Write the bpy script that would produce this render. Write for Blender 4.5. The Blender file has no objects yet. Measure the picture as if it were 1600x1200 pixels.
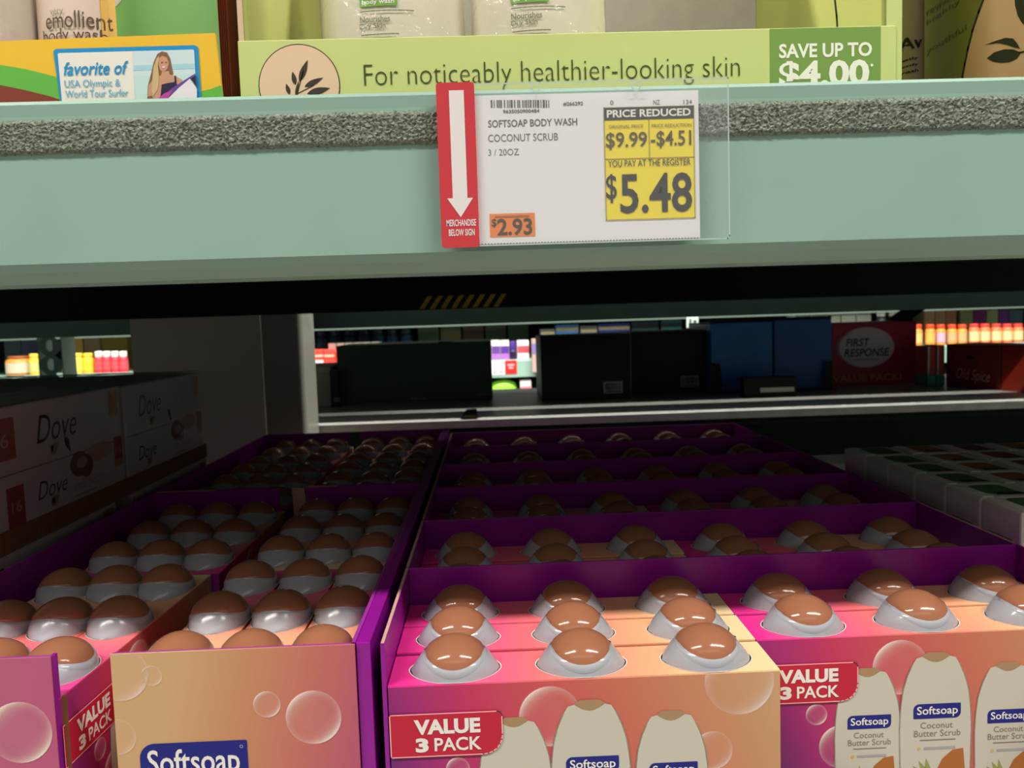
import bpy, math, random
from mathutils import Vector, Matrix
random.seed(7)
scene = bpy.context.scene
COL = scene.collection
PI = math.pi
CZ = 1.30                       # camera height above the floor

# ------------------------------------------------------------------ camera
F = 1280.0                      # focal length in pixels of a 1600 px wide frame
_d = Vector(((765 - 800) / F, (600 - 498) / F, -1.0)).normalized()      # world +Y seen from the camera
_x = Vector((1, 0.034, 0)); _x.z = -(_x.x * _d.x + _x.y * _d.y) / _d.z; _x.normalize()
_z = _x.cross(_d)
RW = Matrix((_x, _d, _z))       # camera space -> world axes
cam_d = bpy.data.cameras.new('camera')
cam = bpy.data.objects.new('camera', cam_d); COL.objects.link(cam)
cam_d.sensor_width = 36.0; cam_d.lens = 36.0 * F / 1600.0
cam_d.clip_start = 0.02; cam_d.clip_end = 60
cam.matrix_world = Matrix.Translation((0, 0, CZ)) @ RW.to_4x4()
cam_d.dof.use_dof = True; cam_d.dof.focus_distance = 0.52; cam_d.dof.aperture_fstop = 16.0
scene.camera = cam

# ------------------------------------------------------------------ light and exposure
w = bpy.data.worlds.new('world'); scene.world = w; w.use_nodes = True
bg = w.node_tree.nodes['Background']
bg.inputs[0].default_value = (1.0, 0.97, 0.90, 1); bg.inputs[1].default_value = 0.16
vs = scene.view_settings
vs.view_transform = 'Standard'; vs.look = 'None'; vs.gamma = 1.0; vs.use_curve_mapping = False
vs.exposure = 0.0
scene.cycles.use_denoising = True
scene.cycles.max_bounces = 8
scene.cycles.caustics_reflective = False
scene.cycles.caustics_refractive = False

def area(name, x, y, h, sx, sy, power, col=(1, 0.95, 0.875)):
    l = bpy.data.lights.new(name, 'AREA'); l.shape = 'RECTANGLE'; l.size = sx; l.size_y = sy
    l.energy = power; l.color = col
    o = bpy.data.objects.new(name, l); COL.objects.link(o); o.location = (x, y, CZ + h)
    return o
# strip lights over this aisle; the far-aisle pair is drawn in over the rack behind
area('aisle_strip_light', -2.1, -0.95, 3.0, 2.6, 0.16, 155)
area('aisle_strip_light', 2.1, -0.95, 3.0, 2.6, 0.16, 155)
area('far_aisle_strip_light', -1.9, 1.83, 3.0, 3.4, 0.12, 340)
area('far_aisle_strip_light', 1.9, 1.83, 3.0, 3.4, 0.12, 340)

area('cap_glint_light', 0.3, 3.7, 2.7, 6.0, 0.025, 16)  # thin lamp added only to draw glints on the rear caps
# added broad soft fill over the shop floor, lighting caps under the shelf
area('shop_fill_light', 0.0, -3.3, 3.0, 6.0, 1.6, 34)

# ------------------------------------------------------------------ pixel rays (surveying the photograph)
def ray(px, py):
    return RW @ Vector(((px - 800) / F, (600 - py) / F, -1.0))
def at(px, py, Y):
    r = ray(px, py) * 1.0
    r *= Y / r.y
    return Vector((r.x, r.y, r.z + CZ))
def atX(px, py, X):
    r = ray(px, py) * 1.0
    r *= X / r.x
    return Vector((r.x, r.y, r.z + CZ))
def atH(px, py, h):
    r = ray(px, py) * 1.0
    r *= h / r.z
    return Vector((r.x, r.y, r.z + CZ))

# ------------------------------------------------------------------ materials
def lin(c):
    c = c / 255.0
    return c / 12.92 if c <= 0.04045 else ((c + 0.055) / 1.055) ** 2.4
def rgb(r, g, b): return (lin(r), lin(g), lin(b), 1.0)
_M = {}
def mat(name, c, rough=0.5, spec=0.4, metal=0.0, noise=0.0, scale=80.0, bump=0.0, coat=0.0, stretch=None):
    """plain surface with a little procedural mottling"""
    if name in _M: return _M[name]
    m = bpy.data.materials.new(name); m.use_nodes = True; _M[name] = m
    nt = m.node_tree; b = nt.nodes['Principled BSDF']
    b.inputs['Base Color'].default_value = rgb(*c)
    b.inputs['Roughness'].default_value = rough
    b.inputs['Specular IOR Level'].default_value = spec
    b.inputs['Metallic'].default_value = metal
    b.inputs['Coat Weight'].default_value = coat
    b.inputs['Coat Roughness'].default_value = 0.08
    if noise or bump:
        tc = nt.nodes.new('ShaderNodeTexCoord')
        src = tc.outputs['Object']
        if stretch:
            mp = nt.nodes.new('ShaderNodeMapping'); mp.inputs['Scale'].default_value = stretch
            nt.links.new(src, mp.inputs[0]); src = mp.outputs[0]
        n = nt.nodes.new('ShaderNodeTexNoise'); n.inputs['Scale'].default_value = scale
        n.inputs['Detail'].default_value = 4.0
        nt.links.new(src, n.inputs['Vector'])
        if noise:
            r = nt.nodes.new('ShaderNodeValToRGB')
            a = 1 - noise; k = 1 + noise * 0.6
            base = rgb(*c)
            r.color_ramp.elements[0].position = 0.3; r.color_ramp.elements[1].position = 0.7
            r.color_ramp.elements[0].color = (base[0] * a, base[1] * a, base[2] * a, 1)
            r.color_ramp.elements[1].color = (min(1, base[0] * k), min(1, base[1] * k), min(1, base[2] * k), 1)
            nt.links.new(n.outputs['Fac'], r.inputs[0]); nt.links.new(r.outputs[0], b.inputs['Base Color'])
        if bump:
            bp = nt.nodes.new('ShaderNodeBump'); bp.inputs['Strength'].default_value = bump
            bp.inputs['Distance'].default_value = 0.002
            nt.links.new(n.outputs['Fac'], bp.inputs['Height']); nt.links.new(bp.outputs[0], b.inputs['Normal'])
    return m
def ramp_mat(name, stops, kx=1.0, kz=0.0, off=0.0, ky=0.0, rough=0.38, spec=0.4, coat=0.0):
    """printed board: colours run along local x (kx), y (ky) and z (kz)"""
    if name in _M: return _M[name]
    m = bpy.data.materials.new(name); m.use_nodes = True; _M[name] = m
    nt = m.node_tree; b = nt.nodes['Principled BSDF']
    b.inputs['Roughness'].default_value = rough; b.inputs['Specular IOR Level'].default_value = spec
    b.inputs['Coat Weight'].default_value = coat
    tc = nt.nodes.new('ShaderNodeTexCoord')
    dt = nt.nodes.new('ShaderNodeVectorMath'); dt.operation = 'DOT_PRODUCT'
    dt.inputs[1].default_value = (kx, ky, kz)
    nt.links.new(tc.outputs['Object'], dt.inputs[0])
    ad = nt.nodes.new('ShaderNodeMath'); ad.inputs[1].default_value = off
    nt.links.new(dt.outputs['Value'], ad.inputs[0])
    r = nt.nodes.new('ShaderNodeValToRGB')
    el = r.color_ramp.elements
    while len(el) < len(stops): el.new(0.5)
    for e, (p, c) in zip(el, stops): e.position = p; e.color = rgb(*c)
    nt.links.new(ad.outputs[0], r.inputs[0]); nt.links.new(r.outputs[0], b.inputs['Base Color'])
    return m
def film_mat(name, alpha=0.08, tint=(235, 240, 240), rough=0.12, bump=0.6, scale=40.0):
    """thin clear plastic: mostly see-through, with gloss"""
    if name in _M: return _M[name]
    m = bpy.data.materials.new(name); m.use_nodes = True; _M[name] = m
    nt = m.node_tree; nt.nodes.remove(nt.nodes['Principled BSDF'])
    out = nt.nodes['Material Output']
    tr = nt.nodes.new('ShaderNodeBsdfTransparent')
    df = nt.nodes.new('ShaderNodeBsdfDiffuse'); df.inputs[0].default_value = rgb(*tint)
    gl = nt.nodes.new('ShaderNodeBsdfGlossy'); gl.inputs['Roughness'].default_value = rough
    m1 = nt.nodes.new('ShaderNodeMixShader'); m1.inputs[0].default_value = alpha
    m2 = nt.nodes.new('ShaderNodeMixShader')
    fr = nt.nodes.new('ShaderNodeLayerWeight'); fr.inputs[0].default_value = 0.25
    pw = nt.nodes.new('ShaderNodeMath'); pw.operation = 'POWER'; pw.inputs[1].default_value = 3.0
    ml = nt.nodes.new('ShaderNodeMath'); ml.operation = 'MULTIPLY_ADD'; ml.inputs[1].default_value = 0.5; ml.inputs[2].default_value = 0.035
    nt.links.new(fr.outputs['Facing'], pw.inputs[0]); nt.links.new(pw.outputs[0], ml.inputs[0])
    nt.links.new(tr.outputs[0], m1.inputs[1]); nt.links.new(df.outputs[0], m1.inputs[2])
    nt.links.new(ml.outputs[0], m2.inputs[0]); nt.links.new(m1.outputs[0], m2.inputs[1]); nt.links.new(gl.outputs[0], m2.inputs[2])
    if bump:
        tc = nt.nodes.new('ShaderNodeTexCoord')
        n = nt.nodes.new('ShaderNodeTexNoise'); n.inputs['Scale'].default_value = scale; n.inputs['Detail'].default_value = 3
        n.inputs['Distortion'].default_value = 1.5
        bp = nt.nodes.new('ShaderNodeBump'); bp.inputs['Strength'].default_value = bump; bp.inputs['Distance'].default_value = 0.004
        nt.links.new(tc.outputs['Object'], n.inputs['Vector']); nt.links.new(n.outputs['Fac'], bp.inputs['Height'])
        nt.links.new(bp.outputs[0], gl.inputs['Normal']); nt.links.new(bp.outputs[0], fr.inputs['Normal'])
    nt.links.new(m2.outputs[0], out.inputs['Surface'])
    return m
def soft_print_mat(name, c):
    """printed shape whose coverage is stored per vertex (attribute 'cover')"""
    if name in _M: return _M[name]
    m = bpy.data.materials.new(name); m.use_nodes = True; _M[name] = m
    nt = m.node_tree; b = nt.nodes['Principled BSDF']
    b.inputs['Base Color'].default_value = rgb(*c); b.inputs['Roughness'].default_value = 0.45
    at_ = nt.nodes.new('ShaderNodeAttribute'); at_.attribute_name = 'cover'
    nt.links.new(at_.outputs['Fac'], b.inputs['Alpha'])
    return m

# ------------------------------------------------------------------ mesh building
class MB:
    def __init__(s): s.v = []; s.f = []; s.mi = []; s.cover = None
    def add(s, vs, fs, mi=0):
        o = len(s.v); s.v += [tuple(p) for p in vs]
        for f in fs: s.f.append(tuple(i + o for i in f)); s.mi.append(mi)
        return s
    def box(s, x0, x1, y0, y1, z0, z1, mi=0, top=None):
        vs = [(x0, y0, z0), (x1, y0, z0), (x1, y1, z0), (x0, y1, z0), (x0, y0, z1), (x1, y0, z1), (x1, y1, z1), (x0, y1, z1)]
        o = len(s.v); s.v += vs
        for k, f in enumerate([(0, 3, 2, 1), (4, 5, 6, 7), (0, 1, 5, 4), (1, 2, 6, 5), (2, 3, 7, 6), (3, 0, 4, 7)]):
            s.f.append(tuple(i + o for i in f)); s.mi.append(top if (top is not None and k == 1) else mi)
        return s
    def prism(s, pts, d, mi=0, edge=None):
        """polygon (3D points) pushed along vector d; edge = material of the side walls"""
        n = len(pts); d = Vector(d); o = len(s.v)
        s.v += [tuple(p) for p in pts] + [tuple(Vector(p) + d) for p in pts]
        s.f.append(tuple(range(o, o + n))); s.mi.append(mi)
        s.f.append(tuple(range(o + 2 * n - 1, o + n - 1, -1))); s.mi.append(mi)
        for i in range(n):
            j = (i + 1) % n
            s.f.append((o + i, o + n + i, o + n + j, o + j)); s.mi.append(mi if edge is None else edge)
        return s
    def lathe(s, prof, cx, cy, z, n=16, mi=0, sx=1.0, sy=1.0, cap=True):
        o = len(s.v); m = len(prof)
        for (r, h) in prof:
            for k in range(n):
                a = 2 * PI * k / n
                s.v.append((cx + r * sx * math.cos(a), cy + r * sy * math.sin(a), z + h))
        for i in range(m - 1):
            for k in range(n):
                k2 = (k + 1) % n
                s.f.append((o + i * n + k, o + i * n + k2, o + (i + 1) * n + k2, o + (i + 1) * n + k)); s.mi.append(mi)
        if cap:
            s.f.append(tuple(o + (m - 1) * n + k for k in range(n))); s.mi.append(mi)
            s.f.append(tuple(o + k for k in range(n - 1, -1, -1))); s.mi.append(mi)
        return s
    def grid(s, fn, nu, nv, mi=0):
        o = len(s.v)
        for i in range(nu + 1):
            for j in range(nv + 1): s.v.append(tuple(fn(i / nu, j / nv)))
        for i in range(nu):
            for j in range(nv):
                a = o + i * (nv + 1) + j
                s.f.append((a, a + nv + 1, a + nv + 2, a + 1)); s.mi.append(mi)
        return s
    def build(s, name, mats, parent=None, world=True, smooth=False, bevel=0.0, fix=False):
        off = wloc(parent) if (world and parent is not None) else Vector((0, 0, 0))
        me = bpy.data.meshes.new(name)
        me.from_pydata([tuple(Vector(p) - off) for p in s.v], [], s.f)
        if not isinstance(mats, (list, tuple)): mats = [mats]
        for m in mats: me.materials.append(m)
        me.polygons.foreach_set('material_index', s.mi)
        if smooth: me.polygons.foreach_set('use_smooth', [True] * len(me.polygons))
        if s.cover is not None:
            a = me.attributes.new('cover', 'FLOAT', 'POINT'); a.data.foreach_set('value', s.cover)
        if fix or bevel:
            import bmesh
            bm = bmesh.new(); bm.from_mesh(me)
            bmesh.ops.recalc_face_normals(bm, faces=bm.faces)
            if bevel:
                bmesh.ops.bevel(bm, geom=[e for e in bm.edges if len(e.link_faces) == 2 and e.calc_face_angle(0) > 0.6],
                                offset=bevel, segments=2, profile=0.5, affect='EDGES')
            bm.to_mesh(me); bm.free()
        me.update()
        o = bpy.data.objects.new(name, me); COL.objects.link(o)
        if parent is not None: o.parent = parent
        return o
def wloc(o):
    p = Vector(o.location)
    while o.parent: o = o.parent; p += Vector(o.location)
    return p
def thing(name, label, cat, loc, rot=0.0, group=None):
    o = bpy.data.objects.new(name, None); COL.objects.link(o)
    o.empty_display_size = 0.05
    o.location = loc; o.rotation_euler = (0, 0, rot)
    o['label'] = label; o['category'] = cat
    if group: o['group'] = group
    return o
def structure(o): o['kind'] = 'structure'; return o
def copy_tree(o, parent=None, label=None):
    c = o.copy(); COL.objects.link(c)
    if parent is not None: c.parent = parent
    if label: c['label'] = label
    for ch in list(o.children): copy_tree(ch, c)
    return c

# ------------------------------------------------------------------ lettering
_T = {}
def glyphs(text, bold=0.0, shear=0.0, spacing=1.0):
    key = (text, bold, shear, spacing)
    if key in _T: return _T[key]
    cu = bpy.data.curves.new('lettering', 'FONT'); cu.body = text; cu.size = 1.0
    cu.resolution_u = 3; cu.fill_mode = 'FRONT'; cu.offset = bold; cu.shear = shear; cu.space_character = spacing
    ob = bpy.data.objects.new('lettering', cu); COL.objects.link(ob)
    dg = bpy.context.evaluated_depsgraph_get(); dg.update()
    me = bpy.data.meshes.new_from_object(ob.evaluated_get(dg))
    vs = [(v.co.x, v.co.y) for v in me.vertices]; fs = [tuple(p.vertices) for p in me.polygons]
    bpy.data.objects.remove(ob); bpy.data.curves.remove(cu); bpy.data.meshes.remove(me)
    x0 = min(p[0] for p in vs); x1 = max(p[0] for p in vs); y0 = min(p[1] for p in vs); y1 = max(p[1] for p in vs)
    vs = [((p[0] - x0) / (x1 - x0), (p[1] - y0) / (y1 - y0)) for p in vs]
    _T[key] = (vs, fs); return _T[key]
class Plane:
    """a printed face: origin + u along, v up, n out of the face; everything laid on it is a thin raised layer"""
    def __init__(s, o, u, v, n): s.o = Vector(o); s.u = Vector(u); s.v = Vector(v); s.n = Vector(n)
    def p(s, a, b, k=1): return s.o + s.u * a + s.v * b + s.n * (0.00016 * k)
    def text(s, mb, t, a, b, wd, hg, k=3, bold=0.0, shear=0.0, spacing=1.0, mi=0, slope=0.0):
        vs, fs = glyphs(t, bold, shear, spacing)
        mb.add([s.p(a + x * wd, b + y * hg + slope * x * wd, k) for x, y in vs], fs, mi); return mb
    def poly(s, mb, pts, k=1, mi=0):
        mb.add([s.p(a, b, k) for a, b in pts], [tuple(range(len(pts)))], mi); return mb
    def rect(s, mb, a0, b0, a1, b1, k=1, mi=0):
        return s.poly(mb, [(a0, b0), (a1, b0), (a1, b1), (a0, b1)], k, mi)
    def frame(s, mb, pts, wd, k=2, mi=0, closed=True):
        n = len(pts)
        for i in range(n if closed else n - 1):
            a = Vector(pts[i]); b = Vector(pts[(i + 1) % n]); t = (b - a)
            if t.length < 1e-9: continue
            t.normalize(); q = Vector((-t.y, t.x)) * wd / 2; e = t * wd / 2
            s.poly(mb, [tuple(a - q - e), tuple(b - q + e), tuple(b + q + e), tuple(a + q - e)], k, mi)
        return mb
    def ellipse(s, mb, a, b, ra, rb, k=1, mi=0, n=28, a0=0.0, a1=2 * PI):
        full = abs(a1 - a0 - 2 * PI) < 1e-6
        pts = [(a + ra * math.cos(a0 + (a1 - a0) * i / n), b + rb * math.sin(a0 + (a1 - a0) * i / n)) for i in range(n + (0 if full else 1))]
        return s.poly(mb, pts, k, mi)
    def leaf(s, mb, a, b, ln, wd, ang, k=3, mi=0):
        n = 8; up = []; dn = []
        for i in range(n + 1):
            t = i / n; w_ = wd * math.sin(PI * t ** 0.8) / 2
            up.append((t * ln, w_)); dn.append((t * ln, -w_))
        pts = up + dn[::-1][1:-1]
        ca, sa = math.cos(ang), math.sin(ang)
        return s.poly(mb, [(a + x * ca - y * sa, b + x * sa + y * ca) for x, y in pts], k, mi)
    def bubble(s, mb, a, b, r, lim, k=2, strength=0.75, light=2.3):
        """soap bubble print: soft ring with two bright arcs, cut at lim=(a0,b0,a1,b1)"""
        rings = [(0.0, 0.09), (0.45, 0.10), (0.66, 0.16), (0.78, 0.30), (0.87, 0.55), (0.93, 0.80), (0.975, 1.0), (1.0, 0.0)]
        n = 36; o = len(mb.v)
        if mb.cover is None: mb.cover = []
        for (q, al) in rings:
            for i in range(n):
                t = 2 * PI * i / n
                x = min(max(a + r * q * math.cos(t), lim[0]), lim[2]); y = min(max(b + r * q * math.sin(t), lim[1]), lim[3])
                mb.v.append(tuple(s.p(x, y, k)))
                mod = 0.22 + 0.78 * max(abs(math.cos((t - light))) ** 3, 0.0)
                mb.cover.append(min(.95, 1.35 * strength) * al * (mod if q > 0.6 else 0.6))
        for i in range(len(rings) - 1):
            for j in range(n):
                j2 = (j + 1) % n
                mb.f.append((o + i * n + j, o + i * n + j2, o + (i + 1) * n + j2, o + (i + 1) * n + j)); mb.mi.append(0)
        return mb
def rounded(a0, b0, a1, b1, r, corners='tl tr bl br', n=6):
    """rounded rectangle; r is one radius or a dict of corner radii"""
    R = {c: (r.get(c, 0) if isinstance(r, dict) else (r if c in corners else 0)) for c in ('bl', 'br', 'tr', 'tl')}
    pts = []
    for c, cx, cy, st in (('bl', a0, b0, PI), ('br', a1, b0, 1.5 * PI), ('tr', a1, b1, 0), ('tl', a0, b1, 0.5 * PI)):
        q = R[c]
        ox = cx + (q if c in ('bl', 'tl') else -q); oy = cy + (q if c in ('bl', 'br') else -q)
        if q == 0: pts.append((cx, cy)); continue
        for i in range(n + 1):
            t = st + 0.5 * PI * i / n
            pts.append((ox + q * math.cos(t), oy + q * math.sin(t)))
    return pts
def facing(Y):            # plane facing the aisle at depth Y; u = X, v = Z
    return Plane((0, Y, 0), (1, 0, 0), (0, 0, 1), (0, -1, 0))
def uv(px, py, Y):
    p = at(px, py, Y); return (p.x, p.z)
def tpx(P, mb, t, Y, x0, x1, yb, hpx, **kw):
    """text whose lower left corner is seen at (x0, yb), reaching x1, hpx tall"""
    a, b = uv(x0, yb, Y); a1, b1 = uv(x1, yb, Y); a2, b2 = uv(x0, yb - hpx, Y)
    P.text(mb, t, a, b, a1 - a, b2 - b, **kw)

# ------------------------------------------------------------------ palette
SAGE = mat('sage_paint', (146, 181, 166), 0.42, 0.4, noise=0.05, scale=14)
SAGE_SHADE = mat('shaded_sage_paint', (20, 34, 27), 0.75, 0.12, noise=0.10, scale=20)  # sage darkened to stand for shade on the unlit beams
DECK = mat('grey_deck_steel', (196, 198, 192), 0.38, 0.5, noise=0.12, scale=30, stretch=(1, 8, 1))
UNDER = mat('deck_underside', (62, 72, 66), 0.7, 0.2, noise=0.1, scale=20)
CONC = mat('polished_concrete', (138, 134, 126), 0.35, 0.4, noise=0.12, scale=6)
PURPLE = mat('purple_print', (150, 22, 150), 0.33, 0.45, noise=0.04, scale=30)
KRAFT = mat('raw_board', (205, 170, 140), 0.8, 0.2, noise=0.12, scale=200)
BROWN_BOARD = mat('brown_board', (128, 88, 52), 0.8, 0.2, noise=0.15, scale=90)
CAPB = mat('brown_cap_plastic', (162, 106, 78), 0.13, 0.5, noise=0.03, scale=60)
PEARL = mat('pearl_plastic', (172, 175, 182), 0.16, 0.55, noise=0.02, scale=50)
WHITE = mat('white_print', (240, 236, 228), 0.5, 0.3)
INK = mat('black_ink', (22, 20, 22), 0.5, 0.3)
GREYINK = mat('grey_ink', (78, 76, 78), 0.5, 0.3)
PAPER = mat('white_paper', (236, 236, 238), 0.6, 0.3, noise=0.01, scale=300)
BLACKBOARD = mat('black_board', (10, 10, 11), 0.5, 0.3, noise=0.1, scale=40)
BLUE = mat('logo_blue', (26, 34, 128), 0.4, 0.4)
RED = mat('badge_red', (196, 32, 62), 0.4, 0.4)
PINKLINE = mat('pale_pink_print', (255, 178, 180), 0.45, 0.3)
BUBBLE = soft_print_mat('bubble_print', (255, 236, 226))
CREAM = mat('cream_print', (204, 200, 184), 0.5, 0.3)
TAN = mat('tan_print', (170, 140, 104), 0.5, 0.3)
FILM = film_mat('clear_film', 0.05)
WRAP = film_mat('shrink_wrap', 0.72, (226, 234, 226), 0.22, 0.3, 34.0)
# ------------------------------------------------------------------ setting: floor
fl = MB().grid(lambda a, b: (-6 + 12 * a, -4 + 12 * b, 0), 4, 4).build('floor', CONC); structure(fl)

# ------------------------------------------------------------------ racks
def beam_profile(mb, prof, x0, x1, mi=0):
    n = len(prof)
    mb.prism([(x0, y, CZ + h) for y, h in prof], (x1 - x0, 0, 0), mi); return mb
def upright(parent, x, y, top=0.06, wd=0.058, name='upright'):
    """slotted post: two flanged faces with real tapered holes"""
    mb = MB(); zt = CZ + top; pitch = 0.05; t = wd / 2
    n = int(zt / pitch)
    for k in range(n):
        z0 = zt - (k + 1) * pitch; z1 = z0 + pitch; zc = (z0 + z1) / 2
        outer = []; inner = []
        for i in range(8):
            a = PI / 8 + i * PI / 4
            c, s_ = math.cos(a), math.sin(a); q = max(abs(c), abs(s_))
            outer.append((x + t * c / q, y, zc + pitch / 2 * s_ / q))
            inner.append((x + 0.010 * c, y, zc + 0.015 * s_ + (0.003 if s_ > 0 else 0)))
        mb.add(outer + inner, [(i, (i + 1) % 8, 8 + (i + 1) % 8, 8 + i) for i in range(8)])
    mb.box(x - t - 0.003, x - t, y, y + 0.07, 0, zt); mb.box(x + t, x + t + 0.003, y, y + 0.07, 0, zt)
    mb.box(x - t - 0.05, x + t + 0.05, y - 0.02, y + 0.1, 0, 0.012)
    return mb.build(name, SAGE, parent, fix=True)

# front rack
rk = thing('pallet_rack', 'sage green rack with a grey fuzzy strip along its front beam', 'rack', (0, 0.47, 0))
prof = [(.470, .0385), (.470, .1190), (.4694, .1255), (.4706, .1275), (.487, .1275), (.487, .0960), (.516, .0960), (.516, .029), (.4905, .0262), (.481, .0278), (.4735, .0335)]
beam_profile(MB(), prof, -1.45, 1.45).build('front_beam', SAGE, rk, fix=True)
rr = random.Random(3)
NU, NV = 2000, 22
jit = [[(rr.gauss(0, 0.0004), rr.random(), rr.gauss(0, 0.0003)) for j in range(NV + 1)] for i in range(NU + 1)]
def felt(a, b):
    i = round(a * NU); j = round(b * NV); q = jit[i][j]
    edge = min(1.0, min(b, 1 - b) * 9)
    return (-0.95 + 1.9 * a + q[0], 0.4698 - edge * (0.0014 + 0.0013 * q[1]), CZ + 0.0985 + 0.0187 * b + q[2])
FELT = mat('grey_loop_pile', (136, 144, 132), 0.95, 0.1, noise=0.6, scale=620)
MB().grid(felt, NU, NV).build('felt_strip', FELT, rk, smooth=False)
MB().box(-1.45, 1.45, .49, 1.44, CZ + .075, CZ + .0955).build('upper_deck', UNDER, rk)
beam_profile(MB(), [(1.44, .0195), (1.44, .09), (1.502, .09), (1.502, .0195)], -1.45, 1.45).build('rear_beam', SAGE_SHADE, rk, fix=True)
MB().box(-1.45, 1.45, .50, 1.47, CZ - .46, CZ - .43).build('lower_deck', DECK, rk)
beam_profile(MB(), [(.47, -.54), (.47, -.432), (.50, -.432), (.50, -.54)], -1.45, 1.45).build('lower_front_beam', SAGE, rk, fix=True)
beam_profile(MB(), [(1.44, -.54), (1.44, -.432), (1.475, -.432), (1.475, -.54)], -1.45, 1.45).build('lower_rear_beam', SAGE_SHADE, rk, fix=True)
for sx in (-1.48, 1.48):
    for y in (.48, 1.39): upright(rk, sx, y, .30)
# hazard tape on the rear beam: black strip, yellow slanted bars
P = facing(1.4398); YEL = mat('hazard_yellow', (214, 190, 40), 0.5, 0.3)
hz = MB(); a0, b0 = uv(655, 481, 1.4398); a1, b1 = uv(799, 458, 1.4398)
P.rect(hz, a0, CZ + .0205, a1, CZ + .0425, 1, 0)
k = a0
while k < a1 - .014:
    P.poly(hz, [(k, CZ + .0205), (k + .0085, CZ + .0205), (k + .0235, CZ + .0425), (k + .015, CZ + .0425)], 2, 1); k += .0185
ht = hz.build('hazard_tape', [INK, YEL], rk); ht['label'] = 'yellow and black striped tape'


# rack standing back to back with it
fr = thing('storage_rack', 'rack behind, painted dark for shade, its pale deck carrying the black and blue boxes', 'rack', (0, 1.62, 0))
beam_profile(MB(), [(1.64, -.0095), (1.64, .085), (1.68, .085), (1.68, -.0095)], -2.2, 2.2).build('front_beam', SAGE_SHADE, fr, fix=True)
beam_profile(MB(), [(2.22, -.012), (2.22, .085), (2.26, .085), (2.26, -.012)], -2.2, 2.2).build('rear_beam', SAGE_SHADE, fr, fix=True)
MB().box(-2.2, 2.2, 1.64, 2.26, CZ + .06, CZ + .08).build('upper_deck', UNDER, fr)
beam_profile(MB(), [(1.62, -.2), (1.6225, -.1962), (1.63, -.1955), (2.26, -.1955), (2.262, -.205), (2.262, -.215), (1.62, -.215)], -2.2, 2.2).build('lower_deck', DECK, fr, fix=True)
beam_profile(MB(), [(1.622, -.222), (1.622, -.2155), (1.66, -.2155), (1.66, -.30), (1.645, -.30), (1.645, -.232)], -2.2, 2.2).build('lower_front_beam', SAGE_SHADE, fr, fix=True)
beam_profile(MB(), [(2.22, -.30), (2.22, -.2155), (2.26, -.2155), (2.26, -.30)], -2.2, 2.2).build('lower_rear_beam', SAGE_SHADE, fr, fix=True)
ux = at(78, 550, 2.2).x
for sx in (ux, 1.75):
    upright(fr, sx, 2.2, .14); upright(fr, sx, 1.66, .14)
bx = at(1420, 490, 2.24)
br = MB(); p0 = at(1392, 508, 2.235); p1 = at(1446, 472, 2.235)
dv = (p1 - p0).normalized(); nv = Vector((-dv.z, 0, dv.x)) * .017
br.prism([p0 - nv - dv * .1, p0 + nv - dv * .1, p1 + nv, p1 - nv], (0, .012, 0)).build('brace', SAGE_SHADE, fr, fix=True)


# rack across the far aisle
orr = thing('facing_rack', 'brightly lit rack across the far aisle, full of small jars and bottles', 'rack', (0, 3.95, 0))
beam_profile(MB(), [(3.95, -.285), (3.95, -.208), (3.955, -.2), (4.65, -.2), (4.65, -.215), (3.985, -.215), (3.985, -.285)], -3.2, 3.4).build('lower_deck', SAGE, orr, fix=True)
beam_profile(MB(), [(3.98, -.0305), (3.98, .10), (4.02, .10), (4.02, .03), (4.65, .03), (4.65, .0), (4.0, .0), (4.0, -.0305)], -3.2, 3.4).build('upper_deck', mat('muted_green_paint', (96, 116, 106), .5, .4), orr, fix=True)
MB().box(-3.2, 3.4, 4.62, 4.66, 0, CZ + .2).build('back_panel', mat('back_panel_grey', (52, 58, 56), .8, .2, noise=.2, scale=9), orr)
beam_profile(MB(), [(3.95, -.43), (3.95, -.355), (4.62, -.355), (4.62, -.43)], -3.2, 3.4).build('bottom_deck', SAGE, orr, fix=True)
for sx in (-3.15, 3.35):
    upright(orr, sx, 3.99, .12); upright(orr, sx, 4.5, .12)

# ------------------------------------------------------------------ white column between the racks, left
cl = thing('column', 'pale grey boxed column standing between the racks behind the soap cartons', 'column', (-.5, 1.5, 0)); cl['kind'] = 'structure'
COLM = mat('column_white', (196, 192, 186), 0.55, 0.3, noise=0.05, scale=8)
MB().box(-.651, -.4168, 1.505, 1.605, 0, CZ + .30).build('shaft', COLM, cl)
gd = MB(); pts = []
for i in range(7):
    a = PI / 2 * i / 6
    pts.append((-.354 + .012 * math.sin(a), 1.512 + .012 - .012 * math.cos(a)))
poly = [(-.4166, 1.512)] + pts + [(-.342, 1.605), (-.4166, 1.605)]
gd.prism([(x, y, 0) for x, y in poly], (0, 0, CZ + .30)).build('corner_guard', mat('corner_guard_grey', (140, 141, 132), 0.3, 0.5), cl, fix=True)

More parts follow.
